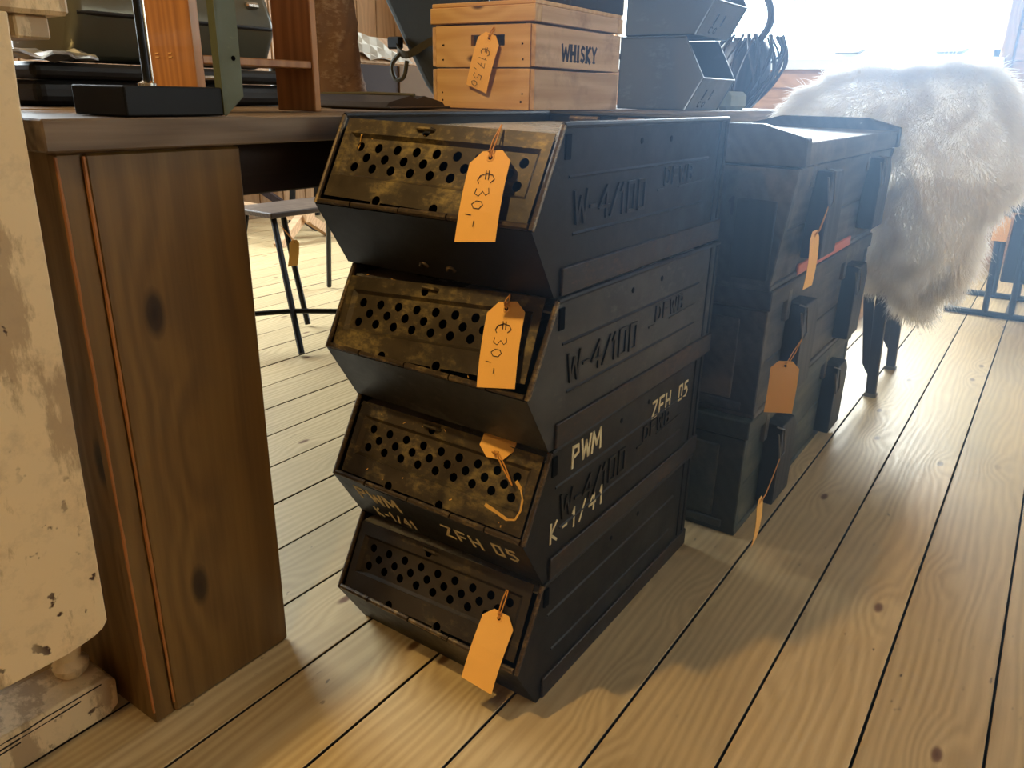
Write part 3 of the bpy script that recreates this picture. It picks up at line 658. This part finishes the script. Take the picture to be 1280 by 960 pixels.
# ------------------------------------------------------------------ whisky crate on the table
wc = empty('whisky_crate', (-1.09, 1.64, TZ), 'light wooden crate stencilled WHISKY on the table', 'crate')
def wp(mb, name, mat): return bev(mb.build(name, mat, wc, (1.09, -1.64, -TZ)), .0015, 1)
cx0, cx1, cy0, cy1 = -1.228, -.952, 1.455, 1.832
zs = [TZ + .001, .902, .988]
for z0, z1 in ((TZ + .001, .900), (.903, .986)):
    if z1 < .95: wp(MB().box((cx0 + .012, cy0, z0), (cx1 - .012, cy0 + .012, z1)), 'front_board', 'crate_wood')
    else:
        hx0, hx1, hz0, hz1 = -1.118, -1.029, .945, .967
        poly_o = [(cx0 + .012, z0), (cx1 - .012, z0), (cx1 - .012, z1), (cx0 + .012, z1)]
        m = MB(); m.box((cx0 + .012, cy0, z0), (hx0, cy0 + .012, z1)).box((hx1, cy0, z0), (cx1 - .012, cy0 + .012, z1)).box((hx0, cy0, z0), (hx1, cy0 + .012, hz0)).box((hx0, cy0, hz1), (hx1, cy0 + .012, z1)); m.build('front_board', 'crate_wood', wc, (1.09, -1.64, -TZ))
    wp(MB().box((cx0 + .012, cy1 - .012, z0), (cx1 - .012, cy1, z1)), 'back_board', 'crate_wood')
    for xx in (cx0, cx1 - .011): wp(MB().box((xx, cy0 + .001, z0 + .001), (xx + .011, cy1 - .001, z1 - .001)), 'side_board', 'crate_wood_y')
wp(MB().box((cx0 + .011, cy0 + .011, TZ + .002), (cx1 - .011, cy1 - .011, TZ + .01)), 'bottom_board', 'crate_wood_y')
wp(MB().box((cx0 - .001, cy0 - .004, .990), (cx1 + .001, cy0 + .020, 1.022)), 'lid_batten', 'crate_wood'); wp(MB().box((cx0 - .001, cy1 - .02, .990), (cx1 + .001, cy1 + .004, 1.022)), 'lid_batten', 'crate_wood')
for xx in (cx0 - .001, cx1 - .014): wp(MB().box((xx, cy0 + .0205, .990), (xx + .015, cy1 - .0205, 1.022)), 'lid_side', 'crate_wood_y')
wp(MB().box((cx0 + .001, cy0, 1.0225), (cx1 - .001, cy1, 1.031)), 'lid_board', 'crate_wood')
m = MB()
for xx in (cx0 + .03, cx1 - .03):
    for zz in (.834, .850, .918, .948): MB().tube([(xx + random.uniform(-.006, .006), cy0 - .0004, zz + 0), (xx, cy0 + .002, zz)], .0022, 8).build('nail', 'black_hole', wc, (1.09, -1.64, -TZ))
m = MB(); yy = 1.562
for ch, cw in (('W', .030), ('H', .021), ('I', .010), ('S', .018), ('K', .020), ('Y', .021)):
    k = cw / {'W': 1.15, 'I': .5}.get(ch, 1.0)
    letters(m, ch, (cx1, yy, .9205), (0, 1, 0), (0, 0, 1), (1, 0, 0), k, .031, 0, .0085 if ch in 'HIK' else .0062, .0006)
    if ch in 'HIKY':
        for q in ((.1, .9) if ch == 'H' else (.5,) if ch in 'IY' else (.1,)): m.beam((cx1 + .0002, yy + q * cw - .006, .9205), (cx1 + .0002, yy + q * cw + .006, .9205), .003, .0006, up=(1, 0, 0))
    yy += cw + .0065
m.build('stencilled_lettering', 'stencil', wc, (1.09, -1.64, -TZ))
price_tag('orange price tag marked 17,50 on the whisky crate', (-1.0603, 1.449, .968), (-1.1244, 1.446, .863), (-1.0674, 1.446, .854), (-1.0544, 1.4600, .9882), 'e17,5o')
tr = empty('dark_box', (-1.05, 1.70, 1.0315), 'dark blue black box lying on the whisky crate', 'box')
bev(MB().box((-.13, -.10, 0), (.09, .155, .10)).build('body', 'case_black', tr), .004); bev(MB().box((-.133, -.103, .10), (.093, .158, .125)).build('lid', 'case_black', tr), .004)

# ------------------------------------------------------------------ grey stacking bins behind the crate
def grey_bin(label, z, dx):
    root = empty('stacking_bin', (-.84 + dx, 2.1, z), label, 'bin', 0, 'grey stacking bins on the table')
    P = lambda mb, name: mb.build(name, 'grey_steel', root)
    pr = [(-.25, 0), (-.045, 0), (0, .082), (-.060, .184), (-.25, .184)]; wdt = .235
    m = MB().prism(pr, 'y', 0, .003).prism(pr, 'y', wdt - .003, wdt).box((-.25, 0, 0), (-.247, wdt, .184)).box((-.25, 0, 0), (-.045, wdt, .003))
    P(m, 'body')
    m = MB().add([(-.045, 0, 0), (-.045, wdt, 0), (0, wdt, .082), (0, 0, .082), (-.048, 0, .002), (-.048, wdt, .002), (-.003, wdt, .083), (-.003, 0, .083)], [(0, 1, 2, 3), (7, 6, 5, 4), (3, 2, 6, 7), (0, 4, 5, 1)]); P(m, 'front_plate')
    m = MB()
    for yy in (.0, wdt): m.tube([(-.045, yy, 0), (0, yy, .082), (-.06, yy, .184), (-.25, yy, .184)], .003, 6)
    m.tube([(0, 0, .082), (0, wdt, .082)], .003, 6); P(m, 'rim')
    ax = (0, 1, 0); ay = Vector((.045, 0, .082)).normalized(); nn = Vector((.082, 0, -.045)).normalized(); m = MB()
    for yy in (.075, .125): m.beam(Vector((-.03, yy, .028)) + nn * .0004, Vector((-.015, yy, .055)) + nn * .0004, .008, .001, up=nn)
    letters(m, 'CO', Vector((-.040, .065, .0095)), ax, ay, nn, .018, .016, .014, .003, .0008)
    m.build('slot', 'black_hole', root)
    return root
grey_bin('lower grey steel stacking bin with open front, beside the whisky crate', TZ + .001, 0)
grey_bin('upper grey steel stacking bin resting on the lower one', TZ + .1886, .012)

# ------------------------------------------------------------------ willow bundle
bk = empty('twig_basket', (-.985, 2.80, TZ), 'dark woven twig basket behind the grey bins', 'basket')
m = MB()
def spl(pts, n=10):
    out = []; P = [Vector(p) for p in pts]; P = [P[0] * 2 - P[1]] + P + [P[-1] * 2 - P[-2]]
    for i in range(1, len(P) - 2):
        for k in range(n):
            t = k / n; a, b, c, d = P[i - 1:i + 3]
            out.append(.5 * ((2 * b) + (c - a) * t + (2 * a - 5 * b + 4 * c - d) * t * t + (3 * b - a - 3 * c + d) * t ** 3))
    return out + [P[-2]]
for k in range(46):
    a0 = random.uniform(0, 6.28); tw = random.uniform(-.9, .9); r0 = random.uniform(.03, .06); pts = []
    for q in range(6):
        t = q / 5; rr = r0 + (.075 * math.sin(t * 2.6)) * random.uniform(.9, 1.1); an = a0 + tw * t
        pts.append((rr * math.cos(an) + .03 * t, rr * math.sin(an), .006 + .225 * t))
    m.tube(spl(pts, 4), random.uniform(.003, .005), 5)
m.build('twig', 'twig', bk, smooth=True)['kind'] = 'stuff'
m = MB().lathe([(.03, .004), (.05, .02), (.085, .10), (.08, .18), (.06, .215)], (.012, 0, 0), 18); m.build('basket_core', 'twig', bk, smooth=True)
m = MB().tube(spl([(.06, -.06, .20), (.085, -.03, .26), (.075, .0, .31), (.05, .03, .345)], 6), .012, 8); m.tube(spl([(.09, .02, .15), (.12, .03, .17), (.11, .0, .11), (.08, -.03, .08)], 6), .004, 6)
m.build('handle', 'twig', bk, smooth=True)
sc = MB(); sc.box((-.93, 2.44, TZ), (-.885, 2.60, TZ + .055), .012); o = sc.build('folded_cloth', 'grey_cloth'); tag(o, 'grey green folded cloth at the table edge below the twigs', 'cloth')

# ------------------------------------------------------------------ things on the near end of the table
st = empty('display_stand', (-.93, .575, TZ), 'black metal stand with a heavy block base and thin rod', 'stand')
bev(MB().box((-.057, -.065, .001), (.054, .062, .034)).build('base', 'stand_black', st), .002)
m = MB().tube([(-.02, .01, .034), (-.02, .01, .42)], .0045, 12); m.build('rod', 'stand_black', st, smooth=True)
m = MB().tube([(-.012, .013, .034), (-.012, .013, .42)], .0012, 6); m.build('wire', 'chrome', st)
m = MB().lathe([(.011, 0), (.011, .003), (.006, .006)], (-.02, .01, .034), 16); m.build('collar', 'chrome', st, smooth=True)
m = MB().box((-.05, -.02, .42), (.01, .04, .43), .002); m.build('head', 'stand_black', st)
ob = empty('steel_angle_bar', (-.882, .655, TZ), 'upright olive green steel angle bar on the table edge', 'bar')
m = MB().prism([(-.0160, 0.001), (.012, .024), (.012, .38), (-.0160, .38)], 'x', .004, .0075).box((-.006, -.0185, .002), (.0075, -.0155, .38)); m.build('bar', 'olive', ob)
m = MB().tube([(.0072, .002, .068), (.0082, .002, .068)], .003, 10); m.build('bolt_hole', 'black_hole', ob)
rk = empty('teak_rack', (-1.05, .80, TZ), 'orange teak rack with two upright panels and a thin rail', 'rack')
def rp(mb, name): return bev(mb.build(name, 'teak', rk, (1.05, -.80, -TZ)), .0015, 1)
rp(MB().box((-1.102, .688, TZ + .001), (-1.0, .703, 1.25)), 'side_panel'); rp(MB().box((-1.090, .897, TZ + .001), (-1.0, .910, 1.25)), 'side_panel')
rp(MB().box((-1.095, .703, .880), (-1.002, .897, .891)), 'shelf'); rp(MB().box((-1.095, .703, 1.10), (-1.002, .897, 1.112)), 'shelf')
m = MB()
for xx in (-1.083, -1.052):
    for zz in (.888, .893): MB().beam((xx - .004, .6875, zz), (xx + .004, .6875, zz), .0016, .0008, up=(0, 1, 0)).build('tenon', 'crate_wood', rk, (1.05, -.80, -TZ))
# cases
lc = empty('instrument_case', (-1.42, .92, TZ), 'low black case with rounded ends under the grey one', 'case')
bev(MB().box((-.15, -.29, .002), (.10, .215, .040)).build('body', 'case_black', lc), .014, 3); bev(MB().box((-.152, -.292, .041), (.102, .217, .066)).build('lid', 'case_black', lc), .012, 3)
m = MB().lathe([(.010, 0), (.010, .003), (.004, .006)], (0, 0, 0), 14); o = m.build('stud', 'chrome', lc, (.1, .185, .033), smooth=True); o.rotation_euler = (0, math.pi / 2, 0)
m = MB().tube([(.103, -.05, .055), (.112, -.045, .05), (.112, .03, .05), (.103, .035, .055)], .004, 8); m.build('handle', 'chrome', lc, smooth=True)
uc = empty('domed_case', (-1.44, .93, TZ + .068), 'big grey enamelled domed case with nickel clasps on black case', 'case')
pr = [(-.13, .006), (.050, .0), (.066, .012), (.096, .066), (.098, .082), (.082, .12), (.055, .18), (.0, .21), (-.13, .19)]
o = MB().prism(pr, 'y', -.215, .19).build('shell', 'case_grey', uc); bev(o, .022, 4)
for p in o.data.polygons: p.use_smooth = True
m = MB().box((.055, .125, .108), (.094, .155, .120), .004); m.build('clasp', 'chrome', uc)
m = MB().tube([(.082, .05, .125), (.094, .045, .112), (.099, .07, .098), (.090, .075, .105)], .003, 6); m.build('hook', 'chrome', uc, smooth=True)
m = MB().tube([(.092, -.205, .074), (.100, -.18, .074), (.100, .16, .074), (.092, .18, .074)], .0035, 8); m.build('edge_bead', 'case_black', uc, smooth=True)
m = MB(); n = 9
vs = [(-.06 + .12 * i / (n - 1) + random.uniform(-.004, .004), -.07 + .14 * j / (n - 1) + random.uniform(-.004, .004), .008 + .006 * math.sin(i) * math.cos(j * 1.3) + random.uniform(-.003, .006)) for i in range(n) for j in range(n)]
m.add(vs, [(i * n + j, (i + 1) * n + j, (i + 1) * n + j + 1, i * n + j + 1) for i in range(n - 1) for j in range(n - 1)])
o = m.build('crumpled_foil', 'foil', None, (-1.33, .64, TZ + .068)); o.modifiers.new('t', 'SOLIDIFY').thickness = .004; tag(o, 'crumpled silver foil lying at the end of the black case', 'foil')
jar = empty('glass_jar', (-1.50, 1.26, TZ), 'small grey tin can behind the black case', 'can')
m = MB().lathe([(.030, .001), (.032, .004), (.032, .070), (.029, .074)], (0, 0, 0), 20); m.build('can_body', 'foil', jar, smooth=True); m = MB().lathe([(.033, .066), (.033, .078), (.030, .080)], (0, 0, 0), 20); m.build('lid', 'case_grey', jar, smooth=True); jar.name = 'tin_can'
lg = MB(); seg = 48; nz = 44; zr = np.linspace(0, .42, nz); vs = []
lump = RNG.normal(0, 1, (12, 4))
for i, z in enumerate(zr):
    for k in range(seg):
        a = 2 * math.pi * k / seg; q = sum(math.sin(a * round(2 + 5 * abs(l[0])) + z * 40 * l[1] + l[2] * 3) for l in lump) / 12
        bark = 1 if z < .20 + .05 * math.sin(3 * a) else .35
        r = .066 + .004 * math.sin(3 * a + 4 * z) + bark * (.016 * q + random.uniform(-.0022, .0022)) + (.004 if bark == 1 else 0); vs.append((r * math.cos(a) - .04 * z, r * math.sin(a) - .05 * z, z + .001))
lg.add(vs, [(i * seg + k, i * seg + (k + 1) % seg, (i + 1) * seg + (k + 1) % seg, (i + 1) * seg + k) for i in range(nz - 1) for k in range(seg)] + [tuple(range(seg))[::-1], tuple((nz - 1) * seg + k for k in range(seg))])
o = lg.build('bark_log', 'bark', None, (-1.53, 1.44, TZ), smooth=True); tag(o, 'upright log with rough bark standing behind the teak rack', 'log')
bo = empty('leather_album', (-1.22, 1.26, TZ), 'open dark leather album lying flat in front of the log', 'album', math.radians(12))
m = MB().box((-.13, -.125, .001), (.11, .13, .006), .002); m.build('cover', 'leather', bo)
m = MB(); 
for s0 in (-1, 1):
    pr = [(0, .006), (0, .020), (s0 * .03, .026), (s0 * .11, .014), (s0 * .122, .006)]; m.prism([(p[0], p[1]) for p in pr], 'x', -.12, .10)
m.build('pages', 'leather', bo)
m = MB().tube([(-.12, -.02, .026), (.0, -.005, .029), (.10, -.012, .027)], .004, 6); m.build('spine_cord', 'strap', bo, smooth=True)
ct = empty('carton', (-1.78, 1.93, TZ), 'open brown carton with white paper spilling out, before the log wall', 'carton')
ct['label'] = 'open brown carton with white paper on its flap, between log and canvas bag'
bev(MB().box((-.18, -.19, .001), (.0, .015, .108)).build('box_end', 'carton_dark', ct), .002); bev(MB().box((-.18, .016, .001), (.003, .20, .110)).build('box_side', 'carton', ct), .002)
m = MB().add([(.0, -.16, .109), (.0, .19, .111), (-.14, .17, .19), (-.16, -.19, .20), (.002, -.16, .112), (.002, .19, .114), (-.138, .17, .193), (-.158, -.19, .203)], [(0, 1, 2, 3), (7, 6, 5, 4), (0, 4, 5, 1), (1, 5, 6, 2), (2, 6, 7, 3), (3, 7, 4, 0)]); m.build('flap', 'pale_wood', ct)
m = MB(); n = 7
vs = [(-.005 - .13 * i / (n - 1), -.10 + .19 * j / (n - 1) - .06 * i / (n - 1), .121 + .078 * i / (n - 1) + .008 * math.sin(i * 1.7 + j)) for i in range(n) for j in range(n)]
m.add(vs, [(i * n + j, (i + 1) * n + j, (i + 1) * n + j + 1, i * n + j + 1) for i in range(n - 1) for j in range(n - 1)]); m.box((-.10, -.12, .17), (-.085, -.075, .235)); o = m.build('paper', 'paper', ct); o.modifiers.new('t', 'SOLIDIFY').thickness = .002
cb = empty('canvas_bag', (-1.42, 1.72, TZ), 'dark olive canvas bag with strap leaning behind the whisky crate', 'bag')
pr = [(.005, .002), (.16, .002), (.16, .40), (-.265, .40), (-.11, .155), (-.04, .05)]
o = MB().prism(pr, 'y', -.03, .16).build('bag_body', 'canvas', cb); bev(o, .02, 3)
m = MB(); 
for a, b in zip(spl([(-.13, -.03, .165), (-.105, -.05, .135), (-.07, -.052, .125), (-.02, -.04, .15), (.03, -.033, .17)], 5), spl([(-.13, -.03, .165), (-.105, -.05, .135), (-.07, -.052, .125), (-.02, -.04, .15), (.03, -.033, .17)], 5)[1:]): m.beam(a, b, .004, .018, up=(0, -.2, 1))
m.build('strap', 'strap', cb)
m = MB().box((-.15, -.048, .14), (-.105, -.028, .17), .004); m.build('buckle', 'stand_black', cb)
m = MB().tube(spl([(-.10, -.05, .13), (-.125, -.056, .10), (-.115, -.056, .065), (-.085, -.056, .07), (-.075, -.052, .11)], 5), .006, 6); m.build('strap_loop', 'strap', cb, smooth=True)

# ------------------------------------------------------------------ stool behind the table and pieces beyond
so = empty('metal_stool', (-2.36, 1.90, 0), 'black steel stool with a dark wooden seat beyond the table', 'stool')
bev(MB().box((-.15, -.10, .418), (.09, .42, .438)).build('seat', 'seat_dark', so), .004)
for (x0, y0, x1, y1) in ((.05, -.06, .36, -.237), (.03, .0, .10, .02), (-.12, .36, -.3, .5)):
    m = MB().tube([(x0, y0, .418), (x1 * .5 + x0 * .5, y1 * .5 + y0 * .5, .21), (x1, y1, .008)], .011, 8); m.build('leg', 'black_steel', so, smooth=True)
MB().tube([(.264, -.182, .13), (.50, .0, .13)], .009, 8).build('stretcher', 'black_steel', so, smooth=True); MB().tube([(.264, -.182, .13), (.15, -.35, .13)], .009, 8).build('stretcher', 'black_steel', so, smooth=True)
MB().tube([(.07, .30, .418), (.46, -.03, .13), (.50, .0, .0)], .011, 8).build('leg', 'black_steel', so, smooth=True); MB().tube([(-.1, -.06, .418), (.13, -.32, .13), (.15, -.35, .0)], .011, 8).build('leg', 'black_steel', so, smooth=True)
price_tag('brown paper tag hanging on the black stool beyond the table', (-2.04, 1.7019, .385), (-2.05, 1.675, .30), (-2.05, 1.715, .295), (-2.1, 1.70, .425), None)
bn = empty('wooden_trestle', (-3.95, 3.05, 0), 'pale wooden trestle with slanted legs far under the table', 'trestle', .3)
m = MB().beam((-.5, 0, .20), (.35, .0, .14), .09, .05); m.build('beam', 'pale_wood', bn)
for a, b in (((.30, -.02, .14), (.28, -.25, .0)), ((.30, .02, .14), (.34, .25, .0)), ((-.4, -.02, .19), (-.45, -.25, .0)), ((-.4, .02, .19), (-.45, .25, .0))): m = MB().beam(a, b, .05, .05); m.build('leg', 'pale_wood', bn)
m = MB().beam((-.45, .1, .5), (.2, .35, .0), .05, .04); m.build('brace', 'folding_wood', bn)
for k, (xx, yy) in enumerate(((-4.12, 3.78),)):
    ch = empty('dark_chair', (xx, yy, 0), 'dark chair with thin legs beyond the pale trestle', 'chair', .4 + k)
    MB().box((-.2, -.2, .42), (.2, .2, .45), .005).build('seat', 'folding_wood', ch)
    for a in (-1, 1):
        for b in (-1, 1): MB().beam((a * .17, b * .17, .42), (a * .2, b * .2, 0), .03, .03, up=(0, 1, 0)).build('leg', 'black_steel', ch)
    MB().box((-.2, .17, .45), (.2, .2, .85), .006).build('backrest', 'folding_wood', ch)

# ------------------------------------------------------------------ chair with sheepskin
lc2 = empty('folding_chair', (-.45, 2.62, 0), 'dark folding chair with doubled legs under the sheepskin', 'chair')
def cp(mb, name, mat='folding_wood', **k): return bev(mb.build(name, mat, lc2, (.45, -2.62, 0), **k), .002, 1)
for yy in (2.47, 2.79):
    cp(MB().prism([(-.360, .006), (-.332, .006), (-.352, .40), (-.388, .40)], 'y', yy - .012, yy + .012), 'leg')
    cp(MB().prism([(-.372, .078), (-.358, .062), (-.398, .40), (-.430, .40), (-.385, .10)], 'y', yy - .008, yy + .014), 'leg_stay')
    MB().box((-.364, yy - .014, .0), (-.328, yy + .014, .012), .002).build('foot_cap', 'steel_wire', lc2, (.45, -2.62, 0))
    cp(MB().beam((-.86, yy, .37), (-.34, yy, .37), .025, .04), 'seat_rail')
    cp(MB().beam((-.86, yy, .37), (-.80, yy, .0), .025, .035, up=(0, 1, 0)), 'leg')
    yb2 = yy if yy > 2.6 else 2.60
    cp(MB().beam((-.44, yb2, .39), (-.24, yb2, .86), .025, .035, up=(0, 1, 0)), 'back_post')
for i in range(6): cp(MB().box((-.86 + i * .085, 2.45, .39), (-.79 + i * .085, 2.81, .402)), 'seat_slat')
cp(MB().beam((-.26, 2.57, .80), (-.26, 2.81, .80), .05, .02), 'back_slat')

OUT = [(-.765, .800), (-.755, .837), (-.713, .882), (-.66, .905), (-.584, .935), (-.50, .945), (-.433, .935), (-.39, .938), (-.336, .95), (-.27, .955), (-.211, .94), (-.165, .90), (-.13, .84), (-.10, .76), (-.085, .66), (-.10, .625), (-.135, .59), (-.155, .53), (-.165, .45), (-.165, .385), (-.20, .335), (-.235, .29), (-.262, .248), (-.30, .258), (-.33, .29), (-.352, .325), (-.385, .343), (-.43, .345), (-.50, .36), (-.60, .40), (-.70, .50), (-.75, .65)]
OUT = [(a * .955, .85 + (b - .85) * .955) for a, b in OUT]
OUTS = spl([(a, b, 0) for a, b in OUT] + [(OUT[0][0], OUT[0][1], 0)], 3)[:-1]
ring = [np.array((p.x, p.y)) for p in OUTS]; cen = np.array((-.382, .67)); nR = len(ring); LV = 9
def skin_pt(k, t, side):
    """t 0 at the middle to 1 at the edge"""
    p = cen + (ring[k % nR] - cen) * t * .955
    y0 = 2.325 + .04 * (1 - (p[1] - .3) / .65)
    b = .10 * math.sqrt(max(0, 1 - t ** 2.2)) + .012 * math.sin(p[0] * 17) * math.sin(p[1] * 13)
    return Vector((p[0], y0 + .105 + (-b if side else b * .35), p[1]))
mb = MB(); vs = []; fs = []
for side in (1, 0):
    base = len(vs); vs.append(skin_pt(0, 0, side))
    for l in range(1, LV + 1):
        for k in range(nR): vs.append(skin_pt(k, l / LV, side))
    for k in range(nR):
        fs.append((base, base + 1 + k, base + 1 + (k + 1) % nR))
        for l in range(LV - 1):
            a = base + 1 + l * nR; fs.append((a + k, a + nR + k, a + nR + (k + 1) % nR, a + (k + 1) % nR))
e1 = 1 + (LV - 1) * nR; e2 = len(vs) // 2 + e1
fs += [(e1 + k, e1 + (k + 1) % nR, e2 + (k + 1) % nR, e2 + k) for k in range(nR)]
skin = mb.add(vs, fs).build('sheepskin', 'fleece', smooth=True); tag(skin, 'long-haired cream white sheepskin draped over the folding chair', 'sheepskin')
# fleece: curved locks over the whole skin
NF, NP = 42000, 6
tt = np.sqrt(RNG.random(NF)) ; edge_n = 16000; tt[:edge_n] = 1 - .10 * RNG.random(edge_n) ** 2
th = RNG.random(NF) * nR; side = (RNG.random(NF) < .80)
R2 = np.array(ring); k0 = np.floor(th).astype(int) % nR; fr = (th - np.floor(th))[:, None]
rp_ = R2[k0] * (1 - fr) + R2[(k0 + 1) % nR] * fr
P2 = cen + (rp_ - cen) * tt[:, None] * .955
y0 = 2.325 + .04 * (1 - (P2[:, 1] - .3) / .65)
bb = .10 * np.sqrt(np.maximum(0, 1 - tt ** 2.2)) + .012 * np.sin(P2[:, 0] * 17) * np.sin(P2[:, 1] * 13)
root = np.stack([P2[:, 0], y0 + .105 + np.where(side, -bb, bb * .35), P2[:, 1]], 1)
rad = (rp_ - cen); rad /= np.linalg.norm(rad, axis=1)[:, None]
out = np.where(side, -1.0, .5)[:, None] * np.array([0, 1.0, 0])
# clumps: neighbouring locks share a lean
cl = np.stack([np.sin(P2[:, 0] * 60 + 2 * np.sin(P2[:, 1] * 35)), np.cos(P2[:, 1] * 55 + 2 * np.sin(P2[:, 0] * 42))], 1)
d = np.zeros((NF, 3)); e = (tt ** 4)[:, None]
d[:, 0] = (rad[:, 0:1] * (.25 + .75 * e))[:, 0] + .2 * cl[:, 0]; d[:, 2] = (rad[:, 1:2] * (.25 + .75 * e))[:, 0] + .18 * cl[:, 1] - .45
d += out * (1 - .65 * e) + RNG.normal(0, .28, (NF, 3)); d /= np.linalg.norm(d, axis=1)[:, None]
Ln = RNG.uniform(.025, .055, NF)[:, None]; bend = np.stack([.3 * cl[:, 0], np.zeros(NF), -.6 + .2 * cl[:, 1]], 1) + RNG.normal(0, .3, (NF, 3))
pos = np.zeros((NF, NP, 3)); rads = np.zeros((NF, NP))
for j in range(NP):
    t = j / (NP - 1); pos[:, j] = root + d * (Ln * t) + bend * (Ln * t * t * .55); rads[:, j] = .00085 * (1 - .75 * t)
hc = bpy.data.hair_curves.new('fleece'); hc.add_curves([NP] * NF)
hc.attributes['position'].data.foreach_set('vector', pos.reshape(-1).astype(np.float32))
ra = hc.attributes.get('radius') or hc.attributes.new('radius', 'FLOAT', 'POINT'); ra.data.foreach_set('value', rads.reshape(-1).astype(np.float32))
hc.materials.append(M['fleece'])
ho = bpy.data.objects.new('fleece', hc); COL.objects.link(ho); ho.parent = skin; ho['kind'] = 'stuff'

# ------------------------------------------------------------------ black chair at the right edge
bc = empty('sled_chair', (-.02, 4.0, 0), 'black steel sled chair with dark seat at the far right', 'chair')
def kp(mb, name, mat='black_steel', **k): return mb.build(name, mat, bc, (.02, -4.0, 0), **k)
for yy in (3.80, 4.22):
    kp(MB().tube([(-.31, yy, .013), (.20, yy, .013)], .013, 8), 'base_bar', smooth=True)
kp(MB().tube([(-.07, 3.80, .013), (-.07, 4.22, .013)], .013, 8), 'base_bar', smooth=True); kp(MB().tube([(-.29, 3.80, .013), (-.29, 4.22, .013)], .013, 8), 'base_bar', smooth=True)
for xx, yy in ((-.155, 3.80), (-.06, 3.80), (-.155, 4.22), (-.06, 4.22)): kp(MB().tube([(xx, yy, .013), (xx - .02, yy, .44)], .012, 8), 'leg', smooth=True)
kp(MB().box((-.31, 3.78, .44), (.2, 4.24, .47), .006), 'seat', 'case_black'); kp(MB().box((-.13, 3.82, .15), (.2, 3.85, .43), .006), 'side_panel', 'case_black'); kp(MB().box((.16, 3.78, .47), (.2, 4.24, .95), .006), 'backrest', 'case_black')
price_tag('orange price tag hanging on the black sled chair', (-.1638, 3.75, .4277), (-.1911, 3.75, .3276), (-.1365, 3.75, .3243), (-.16, 3.77, .445), None)
pb = empty('small_wood_box', (-.62, 3.44, 0), 'small pale wooden box on the floor behind the sheepskin', 'box')
bev(MB().box((-.08, -.06, .001), (.05, .06, .10)).build('body', 'pale_wood', pb), .003); bev(MB().box((-.085, -.065, .10), (.055, .065, .115)).build('lid', 'pale_wood', pb), .003)
